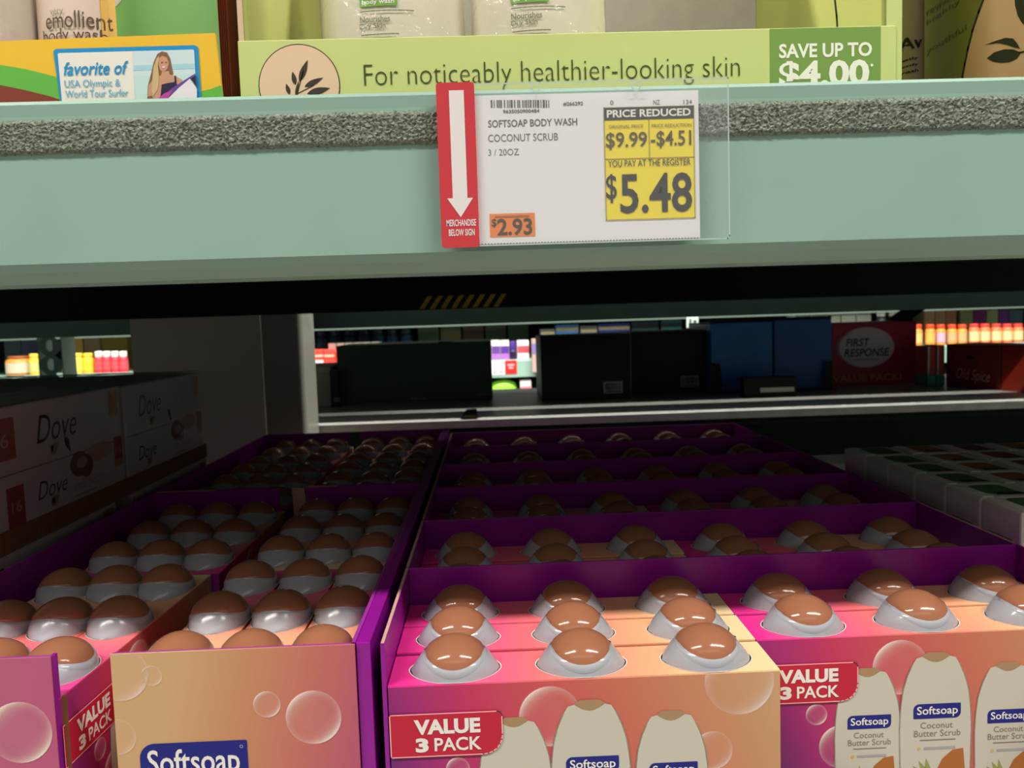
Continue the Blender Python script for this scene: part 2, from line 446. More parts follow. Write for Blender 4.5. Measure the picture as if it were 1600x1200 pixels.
# ------------------------------------------------------------------ body wash packs
PW, PT, PH, BP = .2425, .0445, .20, .0808      # pack width, thickness, height, bottle pitch
BW, BT, BH = .0285, .0221, .0212                # half width / half depth / height of what shows of a bottle
def bz(x, v): return BH * (1 - abs(x / BW) ** 2.2) * math.sin(v)
def tz(x): return BT * math.sqrt(max(0.0, 1 - (abs(x) / BW) ** 2.0)) ** 1.15
def shoulder_mesh():
    mb = MB()
    def f(a, b):
        x = BW * (2 * a - 1) * .999; v = PI * b
        y = -tz(x) * math.cos(v)
        return (x, y, bz(x, v))
    mb.grid(f, 26, 16)
    n = 26                                           # skirt reaching down through the carton's cut-out
    rim = [(BW * math.cos(2 * PI * i / 40), tz(BW * math.cos(2 * PI * i / 40)) * (1 if i <= 20 else -1)) for i in range(40)]
    mb.add([(x, y, 0) for x, y in rim] + [(x * 1.02, y * 1.0, -.03) for x, y in rim], [(i, 40 + i, 40 + (i + 1) % 40, (i + 1) % 40) for i in range(40)])
    return mb
CW = .0187
def smile(x): return .0076 + .0051 * (x / CW) ** 2
def cap_mesh():
    mb = MB()
    def v0(x):
        s = smile(x) / (BH * (1 - abs(x / BW) ** 2.2)); return math.asin(min(1, s))
    def pt(x, v, off):
        y = -tz(x) * math.cos(v); z = bz(x, v)
        n = Vector((x / BW ** 2 * 2.0 * .6, y / BT ** 2, max(z, .002) / BH ** 2)).normalized()
        return Vector((x, y, z)) + n * off
    def f(a, b):
        x = CW * (2 * a - 1); s = v0(x); v = s + (PI - 2 * s) * b
        e = min(1.0, min(a, 1 - a) * 14, min(b, 1 - b) * 10)
        return pt(x, v, .0001 + .0006 * math.sqrt(e))
    mb.grid(f, 20, 14)
    return mb
def rim_mesh():
    """raised light lip under the cap, following the curve of the cap's edge"""
    mb = MB()
    def f(a, b):
        x = CW * 1.06 * (2 * a - 1)
        s0 = smile(x) - .0034 - .0016 * (1 - (x / CW) ** 2)
        z = s0 + (smile(x) - s0) * b
        Hh = BH * (1 - abs(x / BW) ** 2.2); v = math.asin(max(.02, min(1, z / Hh)))
        y = -tz(x) * math.cos(v)
        n = Vector((0, y / BT ** 2, z / BH ** 2)).normalized()
        return Vector((x, y, z)) + n * (.00035 * math.sin(PI * min(1, max(0, b))) + .00005)
    mb.grid(f, 20, 6)
    mb2 = MB().grid(lambda a, b: Vector(f(a, b)) * 1.0, 20, 6)
    n = len(mb.v)
    mb.add([(x, -y, z) for x, y, z in mb2.v], [tuple(reversed(q)) for q in mb2.f])
    return mb
PACKSTOPS_TOP = [(0.0, (240, 48, 150)), (0.16, (252, 76, 152)), (0.42, (253, 128, 124)), (0.70, (253, 182, 138)), (0.93, (248, 214, 160)), (1.0, (248, 222, 172))]
PACKSTOPS = [(0.0, (102, 38, 120)), (0.10, (160, 40, 120)), (0.26, (202, 56, 98)), (0.44, (206, 92, 90)), (0.66, (204, 126, 96)), (0.88, (202, 154, 112)), (1.0, (212, 172, 128))]
PK_TOP = ramp_mat('pack_top_print', PACKSTOPS_TOP, kx=1 / PW, off=.5)
PK_FACE = ramp_mat('pack_face_print', PACKSTOPS, kx=.86 / PW, kz=1.3, off=.5 - 1.3 * .188)
PK_END = mat('pack_end_cream', (240, 214, 164), .5, .3)
PK_ENDP = mat('pack_end_purple', (128, 40, 128), .5, .3)
def carton_mesh():
    mb = MB()
    hw = PW / 2
    N = 36
    for c in (-BP, 0, BP):
        x0, x1 = (c - BP / 2, c + BP / 2)
        if c < 0: x0 = -hw
        if c > 0: x1 = hw
        outer = []; inner = []; rim = []
        angs = sorted(set([2 * PI * i / N for i in range(N)] + [math.atan2(sy * PT / 2, sx_) % (2 * PI) for sx_ in (x0 - c, x1 - c) for sy in (-1, 1)]))
        for a in angs:
            ca, sa = math.cos(a), math.sin(a)
            tx = ((x1 - c) / ca if ca > 1e-9 else (x0 - c) / ca if ca < -1e-9 else 1e9); ty = (PT / 2) / abs(sa) if abs(sa) > 1e-9 else 1e9
            q = min(tx, ty); outer.append((c + q * ca, PT / 2 + q * sa, PH))
            e = 1.02
            lx = BW * e * ca; ly = tz(max(-BW, min(BW, BW * ca))) * e * (1 if sa >= 0 else -1) if abs(sa) > 1e-6 else 0.0
            inner.append((c + lx, PT / 2 + max(-PT / 2 + .0004, min(PT / 2 - .0004, ly)), PH))
        m = len(angs)
        mb.add(outer + inner, [(i, (i + 1) % m, m + (i + 1) % m, m + i) for i in range(m)], 0)
        mb.add([(x, y, PH + .0002) for x, y, z in inner] + [(c + (x - c) * 1.025, PT / 2 + (y - PT / 2) * 1.03, PH + .0003) for x, y, z in inner],
               [(i, (i + 1) % m, m + (i + 1) % m, m + i) for i in range(m)], 4)
    b = .0010
    z1 = PH - b
    mb.add([(-hw, 0, 0), (hw, 0, 0), (hw, 0, z1), (-hw, 0, z1)], [(0, 1, 2, 3)], 1)
    mb.add([(-hw, PT, 0), (hw, PT, 0), (hw, PT, z1), (-hw, PT, z1)], [(3, 2, 1, 0)], 1)
    mb.add([(-hw, 0, z1), (hw, 0, z1), (hw, 0, PH), (-hw, 0, PH)], [(0, 1, 2, 3)], 0)
    mb.add([(-hw, PT, z1), (hw, PT, z1), (hw, PT, PH), (-hw, PT, PH)], [(3, 2, 1, 0)], 0)
    for sx_, mi, sg in ((hw, 2, 1), (-hw, 3, -1)):       # ends, pinched a little in the middle
        mb.add([(sx_, 0, 0), (sx_, PT, 0), (sx_, PT, PH), (sx_, 0, PH), (sx_ - sg * .0015, PT / 2, PH * .5)],
               [(0, 1, 4), (1, 2, 4), (2, 3, 4), (3, 0, 4)] if sg > 0 else [(1, 0, 4), (2, 1, 4), (3, 2, 4), (0, 3, 4)], mi)
    return mb
proto = thing('body_wash_pack', 'x', 'soap pack', (0, 0, 0))
carton_mesh().build('carton', [PK_TOP, PK_FACE, PK_END, PK_ENDP, WHITE], proto, world=False)
sm = shoulder_mesh(); cm = cap_mesh(); rm = rim_mesh()
b0 = sm.build('bottle', PEARL, proto, world=False, smooth=True); b0.location = (-BP, PT / 2, PH)
c0 = cm.build('cap', CAPB, b0, world=False, smooth=True)
c0['label'] = 'rounded brown cap'
r0 = rm.build('shoulder_lip', PEARL, b0, world=False, smooth=True)
for xx in (0, BP):
    b = copy_tree(b0, proto); b.location = (xx, PT / 2, PH)

PACKG = 'three-bottle body wash packs in purple trays'
_first = [True]; PRINTED = []
def place_pack(x, y, rot, label, dz=0.0, group=PACKG):
    """x, y: middle of the printed face"""
    if _first[0]: o = proto; _first[0] = False; o['label'] = label
    else: o = copy_tree(proto, None, label)
    o['group'] = group
    o.location = (x, y, CZ - .2222 - PH + dz + random.uniform(-.0008, .0008)); o.rotation_euler = (0, 0, rot + random.uniform(-.006, .006))
    return o
def pack_prints(o):
    """badge, bottle pictures, logos and bubbles printed on the large face of a pack"""
    hw = PW / 2
    P = Plane((-hw, 0, PH), (1, 0, 0), (0, 0, 1), (0, -1, 0))
    lim = (0.0005, -PH + .001, PW - .0005, -.0012)
    for (a, b, r, s_) in ((.099, -.0235, .0195, .9), (.217, -.006, .022, .55), (.200, -.050, .0125, .5), (.041, -.0545, .0075, .8), (.058, -.078, .0155, .8), (.225, -.085, .016, .5)):
        P.bubble(MB(), a, b, r, lim, 1, s_).build('bubble_print', BUBBLE, o, world=False)
    pic = MB(); logo = MB(); ink = MB()
    for (cx, top, sc, k) in ((.0765, -.0255, .92, 2), (.1740, -.0255, .92, 3), (.1235, -.0165, 1.0, 4)):
        pts = []
        prof = [(.0095, 0), (.0135, .001), (.0165, .006), (.0200, .014), (.0228, .024), (.0243, .036), (.0250, .050), (.0246, .075), (.0238, .105), (.0225, .135), (.019, .150)]
        R_ = [(cx + a * sc, top - b * sc) for a, b in prof]; L_ = [(cx - a * sc, top - b * sc) for a, b in prof]
        dip = [(cx - .0095 * sc + .019 * sc * i / 8, top - .0042 * sc * math.sin(PI * i / 8)) for i in range(1, 8)]
        outline = R_ + L_[::-1] + dip
        # centre strip + fan so that the dipped top stays clean
        P.poly(pic, outline, k, 0)
        P.poly(pic, [(cx - .0098 * sc, top + .0004)] + [(p[0], p[1] + .0001) for p in dip] + [(cx + .0098 * sc, top + .0004), (cx + .006 * sc, top + .0028 * sc), (cx - .006 * sc, top + .0028 * sc)], k, 1)
        P.frame(pic, [q for q in (R_[2:9])], .0005, k, 3, closed=False); P.frame(pic, [q for q in (L_[2:9])], .0005, k, 3, closed=False)
        # coconut and leaf at the foot of the label
        P.poly(pic, [(cx + .0225 * sc, top - .100 * sc), (cx + .0195 * sc, top - .066 * sc), (cx + .012 * sc, top - .067 * sc), (cx + .005 * sc, top - .073 * sc), (cx + .0005 * sc, top - .082 * sc), (cx - .001 * sc, top - .100 * sc)], k + .5, 2)
        for g in range(5): P.leaf(pic, cx - .004 * sc, top - .088 * sc, .016 * sc, .004 * sc, PI * (.55 + .11 * g), k + .5, 4)
        lw = .033 * sc; lh = .0105 * sc; lx = cx - lw / 2 + .001; lz = top - .044 * sc
        P.poly(logo, rounded(lx, lz, lx + lw, lz + lh, {'tl': .004 * sc, 'br': .004 * sc, 'bl': .0006, 'tr': .0006}), k + 1, 0)
        P.text(logo, 'Softsoap', lx + .0024 * sc, lz + .0012 * sc, lw - .0046 * sc, lh - .0030 * sc, k=k + 2, bold=.012, mi=1)
        P.text(ink, 'Coconut', cx - .0105 * sc, lz - .0070 * sc, .0225 * sc, .0044 * sc, k=k + 1)
        P.text(ink, 'Butter Scrub', cx - .0150 * sc, lz - .0128 * sc, .0325 * sc, .0046 * sc, k=k + 1)
        P.rect(ink, cx - .011 * sc, lz - .0157 * sc, cx + .014 * sc, lz - .0150 * sc, k + 1)
        P.rect(ink, cx - .008 * sc, lz - .0222 * sc, cx + .014 * sc, lz - .0204 * sc, k + 1, 1)
        P.ellipse(ink, cx - .0115 * sc, lz - .0213 * sc, .0012, .0012, k + 1, 2, n=10)
    pic.build('bottle_picture', [CREAM, TAN, mat('coconut_print', (176, 108, 52), .5, .3), mat('soft_outline', (196, 188, 170), .5, .3), mat('leaf_print', (150, 160, 84), .5, .3)], o, world=False)
    logo.build('brand_logo', [BLUE, WHITE], o, world=False)
    ink.build('lettering', [mat('label_brown_ink', (138, 126, 108), .5, .3), mat('label_pale_ink', (168, 166, 168), .5, .3), mat('label_gold', (205, 180, 100), .5, .3)], o, world=False)
    bd = MB()
    shp = rounded(.0004, -.0452, .0692, -.0182, {'tr': .0028, 'br': .012})
    P.poly(bd, shp, 6, 0); P.frame(bd, shp[0:-1] if False else shp, .0007, 6.5, 1)
    P.text(bd, 'VALUE', .0150, -.0312, .0408, .0096, k=7.5, bold=.045, mi=2)
    P.text(bd, '3', .0156, -.0425, .0080, .0092, k=7.5, bold=.05, mi=2)
    P.text(bd, 'PACK', .0272, -.0421, .0290, .0086, k=7.5, bold=.02, mi=2)
    bd.build('value_badge', [RED, PINKLINE, WHITE], o, world=False)

# ------------------------------------------------------------------ purple trays
H0 = CZ - .4262            # underside of the trays
WT = CZ - .195             # top of the tray walls
def tray(x0, x1, y0, y1, label, walls, fr_=None, group=None):
    """walls: sides that stand full height; the other side is cut down to a low lip.  'b' back, 'l' left, 'r' right, 'f' front"""
    t = thing('display_tray', label, 'tray', ((x0 + x1) / 2, (y0 + y1) / 2, H0 - .0), 0, group)
    c = .0028
    MB().box(x0, x1, y0, y1, H0, H0 + .003).build('floor_panel', PURPLE, t)
    for s in 'fblr':
        full = s in walls
        z1 = WT if full else H0 + .035
        raw = KRAFT if walls.get(s, '') == 'raw' else (ramp_mat('tray_edge', [(0, (176, 70, 160)), (1, (150, 40, 150))], off=.5))
        mb = MB()
        if s == 'f': mb.box(*(fr_ or (x0, x1)), y0, y0 + c, H0, z1, 0, 1)
        if s == 'b': mb.box(x0 + c, x1 - c, y1 - c, y1, H0, z1, 0, 1)
        if s == 'l': mb.box(x0, x0 + c, y0 + (0 if s != 'f' else c), y1, H0, z1, 0, 1)
        if s == 'r': mb.box(x1 - c, x1, y0, y1, H0, z1, 0, 1)
        mb.build({'f': 'front_wall', 'b': 'back_wall', 'l': 'side_wall', 'r': 'side_wall'}[s], [PURPLE, raw], t, bevel=.0004)
    return t
ORD = ['first', 'second', 'third', 'fourth', 'fifth', 'sixth']
RX0, RX1 = -.0735, .4205
for i in range(6):
    y0 = .486 + .154 * i
    lab = 'wide purple tray, %s' % ('nearest of the right-hand row, its front pack facing out' if i == 0 else 'farthest of the right-hand row, under the pale deck' if i == 5 else '%s from the front in the right-hand row of trays' % ORD[i])
    t = tray(RX0, RX1, y0 + .001, y0 + .153, lab, {'b': 'p', 'l': 'raw', 'r': 'p' if i != 1 else 'raw'}, group='purple trays in the right-hand row')
    for st in (0, 1):
        for r in range(3):
            if i == 0 and st == 1 and r == 0: continue
            x = RX0 + .0035 + PW / 2 + st * (PW + .001)
            y = y0 + .0015 + .0482 * r + (random.uniform(-.0008, .0008) if not (i == 0) else 0)
            side = 'left' if st == 0 else 'right'
            row = ['front', 'middle', 'rear'][r]
            if i == 0 and st == 0 and r == 0: lab = 'foremost body wash pack, its whole printed face showing under the price sign'
            elif i == 0 and st == 1 and r == 1: lab = 'printed body wash pack set one row back at the lower right'
            else: lab = 'body wash pack, %s row, %s stack, %s' % (row, side, 'nearest right-hand tray' if i == 0 else 'farthest right-hand tray' if i == 5 else 'right-hand tray %s from the front' % ORD[i])
            o = place_pack(x, y, 0, lab)
            if (i, st, r) in ((0, 0, 0), (0, 1, 1)): o.rotation_euler = (0, 0, 0); PRINTED.append(o)
# left hand trays are turned a quarter: one opens to the right, its neighbour to the left
TRAYEND_L = ramp_mat('tray_end_print', [(0, (208, 168, 122)), (.24, (202, 144, 106)), (.5, (200, 114, 104)), (.74, (186, 86, 118)), (1, (126, 58, 138))], kx=1 / .154 * .9, kz=-1.3, off=.5 - 1.3 * .02)
TRAYEND_R = ramp_mat('tray_end_pink_print', [(0, (186, 100, 128)), (.6, (190, 90, 128)), (1, (160, 78, 146))], kx=1 / .16, kz=-1.5, off=.4)
LT = {}
for (col, x0, x1, open_) in (('outer', -.4105, -.257, 'r'), ('inner', -.243, -.0888, 'l')):
    for (d, y0, y1) in (('near', .488, .981), ('far', .985, 1.472)):
        walls = {'b': 'p', 'f': 'p', 'l': 'p', 'r': 'p'}; walls.pop(open_)
        lab = {'outernear': 'long purple tray turned end-on at the lower left, cut open to the right',
               'innernear': 'long purple tray end-on with a peach printed end wall and blue logo',
               'outerfar': 'long dark purple tray behind, beside the pale column',
               'innerfar': 'long dark purple tray behind, next to the wide right-hand trays'}[col + d]
        t = tray(x0, x1, y0, y1, lab, walls, (x0, -.2716) if col == 'outer' else (-.2362, x1), group='purple trays turned end-on at the left')
        LT[col + d] = t
        if col == 'inner':
            MB().box(-.0886, -.0798, y0 + .001, y1, H0, WT + .0004).build('folded_wall', PURPLE, t, bevel=.0006)
        rot = PI / 2 if open_ == 'r' else -PI / 2
        cen = (-.365, -.3205, -.2760) if col == 'outer' else (-.2125, -.1655, -.1185)
        for half in (0, 1):
            cy = y0 + .0035 + PW / 2 + half * (PW + .0012)
            for q, cxx in enumerate(cen):
                if col == 'outer' and half == 0 and d == 'near': cxx = (-.3735, -.3310, -.2880)[q]
                if col == 'inner' and half == 1 and d == 'near': cxx = (-.2065, -.1620, -.1175)[q]
                x = cxx + (PT / 2 if open_ == 'r' else -PT / 2)
                lab = 'body wash pack set edgewise, %s of three, %s half of the %s %s tray' % (['left', 'middle', 'right'][q], ['near', 'far'][half], d, 'far-left' if col == 'outer' else 'inner left')
                if col == 'outer' and d == 'near' and half == 0 and q == 2: lab = 'edgewise body wash pack with a red badge showing between two tray ends'
                o = place_pack(x, cy, rot, lab)
                tw = -.045 if (col == 'outer' and d == 'near' and half == 0) else 0.0
                o.rotation_euler.z = rot + tw + random.uniform(-.004, .004)
                if col == 'outer' and q == 2 and d == 'near': o.rotation_euler.z = rot + tw; PRINTED.append(o)
for o in PRINTED: pack_prints(o)
# printed end wall of the inner near tray, with its return flap; logo and bubbles
t = LT['innernear']
yf = .488
MB().box(-.2362, -.0888, yf - .0012, yf - .0001, H0, WT + .0004).build('printed_end', [TRAYEND_L], t, bevel=.0003)
P = facing(yf - .0012)
lg = MB()
x0, z0 = -.2362, WT
S = .1474 / 386
def loc(px, py): return (x0 + (px - 177) * S, WT - (py - (1020 - .078 * (px - 177))) * S)
lim = (x0 + .0005, H0, -.0893, WT - .0005)
for (px, py, r, s_) in ((492, 1112, 45, .8), (419, 1093, 22, .75), (190, 1050, 46, .5), (240, 1052, 17, .5), (180, 1155, 30, .35)):
    a, b = loc(px, py); P.bubble(MB(), a, b, r * S, lim, 2, s_).build('bubble_print', BUBBLE, t)
a0, b1 = loc(213, 1166); a1, _ = loc(384, 1166); b0_ = b1 - .030
P.poly(lg, rounded(a0, b0_, a1, b1, {'tl': .009, 'br': .009, 'tr': .001, 'bl': .001}), 2, 0)
P.text(lg, 'Softsoap', a0 + .0045, b1 - .0245, a1 - a0 - .0095, .0205, k=3, bold=.012, mi=1)
P.text(lg, 'brand', a0 + .047, b1 - .0262, .0065, .0026, k=3, mi=1)
P.frame(lg, [(a1 - .0035 + .0009 * math.cos(q * PI / 4), b1 - .004 + .0009 * math.sin(q * PI / 4)) for q in range(8)], .0003, 3, 1)
o = lg.build('brand_logo', [BLUE, WHITE], t)
fl_ = MB().prism([(-.2435, .977, WT - .045), (-.226, .975, WT - .045), (-.229, .975, WT), (-.2435, .977, WT + .0005)], (0, .0012, 0)).build('torn_flap', KRAFT, t, fix=True)
fl_['label'] = 'raw tan board flap'
tp = MB().box(-.225, -.19, .9785, .9815, WT, WT + .0008); tp.build('torn_edge', KRAFT, t)
t = LT['outernear']
MB().box(-.4105, -.2716, yf - .0012, yf - .0001, H0, WT + .0004).build('printed_end', [TRAYEND_R], t, bevel=.0003)
P = facing(yf - .0012)
xr = -.2716
for (dx, dz, r, s_) in ((-.0215, -.046, .0195, .8),): P.bubble(MB(), xr + dx, WT + dz, r, (-.41, H0, xr - .0005, WT), 2, s_).build('bubble_print', BUBBLE, t)
MB().box(-.2735, -.2712, yf, yf + .006, H0, WT - .0002).build('return_flap', PURPLE, t)
MB().box(-.2712, -.2688, yf + .0062, yf + .0082, H0, WT - .028).build('board_lining', BROWN_BOARD, t)
MB().box(-.405, -.335, .9785, .9825, WT + .0001, WT + .0009).build('raw_edge', KRAFT, t)

# ------------------------------------------------------------------ small white cartons, right
case = thing('cardboard_case', 'plain brown case under the small white cartons', 'box', (.58, .8, CZ - .43))
MB().box(.4535, .695, .685, 1.04, CZ - .43, CZ - .3035).build('case_body', BROWN_BOARD, case, bevel=.001)
CWHITE = mat('carton_white', (226, 220, 212), .5, .3, noise=.04, scale=60)
CGREY = mat('carton_grey_print', (150, 138, 130), .5, .3)
topcols = {0: (74, 120, 62), 1: (176, 104, 40), 2: (132, 50, 52), 3: (150, 112, 60)}
CP = .0596
for c in range(4):
    for r in range(6):
        if c == 3 and r < 2: continue
        x0 = .4545 + c * CP; y0 = .686 + r * CP; x1 = x0 + CP - .0012; y1 = y0 + CP - .0014
        zt = CZ - .1826 + random.uniform(-.0006, .0006)
        row = ['nearest', 'second', 'third', 'fourth', 'fifth', 'farthest'][r]
        colr = ['green', 'orange', 'dark red', 'ochre'][c]
        b = thing('white_carton', 'small white carton with %s top patch, %s row at right' % (colr, row), 'carton', ((x0 + x1) / 2, (y0 + y1) / 2, CZ - .3035), 0, 'small white cartons at the right')
        MB().box(x0, x1, y0, y1, CZ - .3035, zt).build('body', CWHITE, b, bevel=.0022)
        Pt = Plane((x0, y0, zt), (1, 0, 0), (0, 1, 0), (0, 0, 1))
        m = MB()
        Pt.poly(m, rounded(.016, .012, .050, .054, .010), 1, 0)
        Pt.poly(m, [(.022, .009), (.052, .009), (.050, .019), (.026, .021)], 2, 1)
        m.build('top_patch', [mat('patch_%d' % c, topcols[c], .5, .3, noise=.2, scale=90), INK], b)
        MB().box(x0 + .004, x0 + .0145, y0 + .003, y1 - .003, zt, zt + .0008).build('tuck_flap', WHITE, b)
        if c == 0:
            Ps = Plane((x0, y1, zt), (0, -1, 0), (0, 0, 1), (-1, 0, 0))
            m = MB()
            Ps.rect(m, .012, -.028, .046, -.0268, 1); Ps.rect(m, .012, -.033, .040, -.0322, 1)
            Ps.text(m, 'natural', .010, -.047, .036, .009, 1)
            m.build('lettering', CGREY, b)

# ------------------------------------------------------------------ wrapped soap cartons, left
SOAPW = mat('soap_carton_white', (186, 174, 172), .42, .4, noise=.05, scale=30)
DKRED = mat('soap_dark_red', (150, 34, 38), .45, .4)
GOLD = mat('soap_gold', (176, 110, 40), .4, .5, noise=.1, scale=120)
BRN = mat('nut_brown', (104, 56, 44), .5, .3, noise=.25, scale=60)
BRN2 = mat('nut_pale', (178, 136, 118), .5, .3, noise=.2, scale=60)
OLIVE = mat('bird_olive', (150, 130, 84), .5, .3)
XF = -.425
def soap_box(y0, y1, z0, z1, x1, label, full=True, x0=None, near=True):
    x0 = x1 - .262 if x0 is None else x0
    b = thing('soap_carton', label, 'box', ((x0 + x1) / 2, (y0 + y1) / 2, z0), 0, 'wrapped soap cartons at the left')
    MB().box(x0, x1, y0, y1, z0, z1).build('body', SOAPW, b, bevel=.0018)
    if not full: return b
    H = z1 - z0; L = y1 - y0
    P = Plane((x1, y0, z0), (0, 1, 0), (0, 0, 1), (1, 0, 0))
    m = MB(); g = MB()
    hz_ = H * .46
    P.rect(g, 0, hz_ - .0006, L, hz_ + .0006, 1, 4)
    # upper carton print
    P.text(m, 'Dove', L * (.31 if near else .15), H * .64, L * (.29 if near else .27), H * .235, k=2, bold=-.004, shear=.32)
    P.text(m, 'Dove', L * (.29 if near else .12), H * .17, L * .21, H * .15, k=2, bold=-.004, shear=.32)
    for (a, b_) in ((L * (.42 if near else .30), H * .53), (L * (.40 if near else .24), H * .085)):
        P.leaf(g, a - .006, b_, .017, .010, .5, 2, 0); P.leaf(g, a, b_ + .001, .009, .006, 2.2, 2, 0)
    P.leaf(g, L * .50, H * .63, .020, .006, -.95, 2, 5); P.leaf(g, L * .535, H * .56, .012, .007, 2.3, 2, 5)
    P.ellipse(g, L * .60, H * .36, .019, .013, 2, 1, n=18); P.ellipse(g, L * .655, H * .32, .014, .012, 2.5, 1, n=18)
    P.ellipse(g, L * .77, H * .41, .030, .010, 2, 2, n=18); P.ellipse(g, L * .62, H * .365, .011, .006, 3, 2, n=14)
    P.text(g, 'shea butter', L * .54, H * .13, L * .27, H * .085, k=2, mi=6)
    P.rect(g, L * .54, H * .07, L * .73, H * .085, 2, 6)
    P.rect(g, L * .885, H * .72, L * .965, H * .965, 2, 3); P.text(g, '16', L * .897, H * .80, L * .052, H * .08, k=3, mi=2)
    P.rect(g, L * .905, H * .20, L * .985, H * .50, 2, 7); P.text(g, '16', L * .917, H * .32, L * .052, H * .09, k=3, mi=2)
    P.rect(g, L * .905, H * .20, L * .985, H * .27, 2.5, 3)
    if near:
        P.rect(g, 0, H * .58, L * .175, H * .91, 2, 7); P.text(g, '16', L * .05, H * .68, L * .085, H * .11, k=3, mi=2)
        P.rect(g, L * .10, H * .02, L * .205, H * .36, 2, 7); P.text(g, '16', L * .125, H * .15, L * .06, H * .09, k=3, mi=2)
    m.build('lettering', INK, b)
    g.build('carton_print', [OLIVE, BRN, BRN2, GOLD, mat('soap_seam', (120, 112, 110), .6, .2), INK, mat('soap_faint_ink', (150, 130, 128), .5, .3), DKRED], b)
    return b
z = CZ
soap_box(.688, .944, z - .1745, z - .0630, XF, 'wrapped white soap carton, large script print, top layer, nearest at left')
soap_box(.951, 1.203, z - .1745, z - .0645, XF, 'wrapped white soap carton, top layer, in front of the pale column', near=False)
soap_box(.688, .944, z - .1745, z - .0630, XF - .266, 'white soap carton of the top layer, under crumpled wrap, behind the nearest one', False)
soap_box(.951, 1.203, z - .1745, z - .0640, XF - .266, 'white soap carton of the top layer, far back corner under the wrap', False)
tr_ = thing('board_tray', 'low brown board tray under the top layer of soap cartons', 'tray', (-.69, .94, z - .189))
MB().box(-.955, XF + .0018, .684, 1.207, z - .189, z - .1765).build('tray_floor', BROWN_BOARD, tr_, bevel=.001)
MB().box(XF - .0004, XF + .0020, .684, 1.207, z - .189, z - .1700).build('tray_lip', BROWN_BOARD, tr_)
soap_box(.655, .916, z - .3005, z - .1905, XF, 'soap carton of the lower layer, half hidden by the long purple tray')
soap_box(.957, 1.209, z - .3005, z - .1905, XF, 'soap carton of the lower layer, farther back beyond a dark gap')
soap_box(.684, 1.207, z - .3005, z - .1905, XF - .266, 'soap carton of the lower layer, deep behind the front ones', False)
tr2 = thing('board_tray', 'brown board case carrying the lower layer of soap cartons', 'tray', (-.69, .94, z - .43))
MB().box(-.955, XF, .65, 1.211, z - .4295, z - .302).build('case_body', BROWN_BOARD, tr2, bevel=.001)
# crumpled film over the top layer
wr = thing('shrink_film', 'crumpled clear film wrapped over the top of the soap cartons', 'film', (-.68, .94, z - .062))
rr = random.Random(11)
jj = [[rr.random() for j in range(61)] for i in range(61)]
def filmtop(a, b):
    i = round(a * 60); j = round(b * 60); q = jj[i][j]
    ed = min(1, min(a, 1 - a, b, 1 - b) * 12)
    return (-.955 + .533 * a, .686 + .519 * b, z - .0625 + .0012 + ed * (.0020 * q * q + .0016 * abs(math.sin(23 * a + 9 * b) * math.sin(17 * b + 3 * a))))
mb = MB().grid(filmtop, 60, 60)
mb.build('film_top', WRAP, wr, smooth=False)
def filmside(a, b):
    i = round(a * 60); j = round(b * 20)
    return (XF + .0012 + .0016 * jj[i][j] * (0.3 + b), .686 + .519 * a, z - .172 + .110 * b)
MB().grid(filmside, 60, 20).build('film_side', film_mat('film_side', .03, (225, 228, 226), .14, .7, 40.0), wr, smooth=True)

# ------------------------------------------------------------------ goods on the pale deck behind
ZD = CZ - .1953
def px_box(name, label, cat, x0, x1, ytop, Y, depth, m, group=None, ybase_z=ZD, rot=0.0, bev=.0012, part='carton'):
    """carton seen between columns x0..x1, its top edge at row ytop, standing on the deck at depth Y"""
    xm = (x0 + x1) / 2
    a = at(x0, 560, Y).x; b = at(x1, 560, Y).x; zt = at(xm, ytop, Y).z
    t = thing(name, label, cat, ((a + b) / 2, Y, ybase_z), rot, group)
    hw = (b - a) / 2 / max(.5, math.cos(rot))
    mb = MB().box(-hw, hw, 0, depth, 0, zt - ybase_z)
    mb.build(part, m, t, world=False, bevel=bev)
    return t, hw, zt - ybase_z
DKGREEN = mat('dark_green_board', (8, 66, 50), .4, .4, noise=.1, scale=16)
t, hw, hh = px_box('green_case', 'long dark green case on the pale deck, left of the black cases', 'box', 526, 768, 537, 1.985, .20, DKGREEN)
P = Plane((-hw, 0, 0), (1, 0, 0), (0, 0, 1), (0, -1, 0)); m = MB()
GI = mat('faded_green_ink', (96, 140, 122), .5, .3)
for q in range(5): P.rect(m, .175 + q * .0075, .006, .175 + q * .0075 + .0052, .011, 1)
P.rect(m, .335, .012, .365, .0132, 1)
m.build('lettering', GI, t, world=False)
MB().box(.06, .09, -.003, .05, hh, hh + .002).build('torn_top', mat('case_edge', (40, 70, 58), .6, .2), t, world=False)
for (x0, x1, yt, Y, lab, bx0) in ((845, 985, 523.5, 1.887, 'left black case, standing forward on the pale deck', 942), (986, 1106, 517.5, 1.985, 'right black case, standing back beside the blue ones', 1063)):
    t, hw, hh = px_box('black_case', lab, 'box', x0, x1, yt, Y, .20, BLACKBOARD)
    P = Plane((-hw, 0, 0), (1, 0, 0), (0, 0, 1), (0, -1, 0)); m = MB()
    a0 = (bx0 - x0) / (x1 - x0) * 2 * hw; w_ = .0445
    b0_ = .014
    P.rect(m, a0, b0_, a0 + w_, b0_ + .027, 1, 0)
    q = a0 + .003; rr = random.Random(int(x0))
    while q < a0 + w_ - .004:
        d_ = rr.choice((.0008, .0012, .002)); P.rect(m, q, b0_ + .007, q + d_, b0_ + .024, 2, 1); q += d_ + rr.choice((.0009, .0014))
    P.rect(m, a0 + .004, b0_ + .0025, a0 + w_ - .004, b0_ + .005, 2, 1)
    m.build('barcode_label', [mat('label_grey', (170, 170, 166), .5, .3), INK], t, world=False)
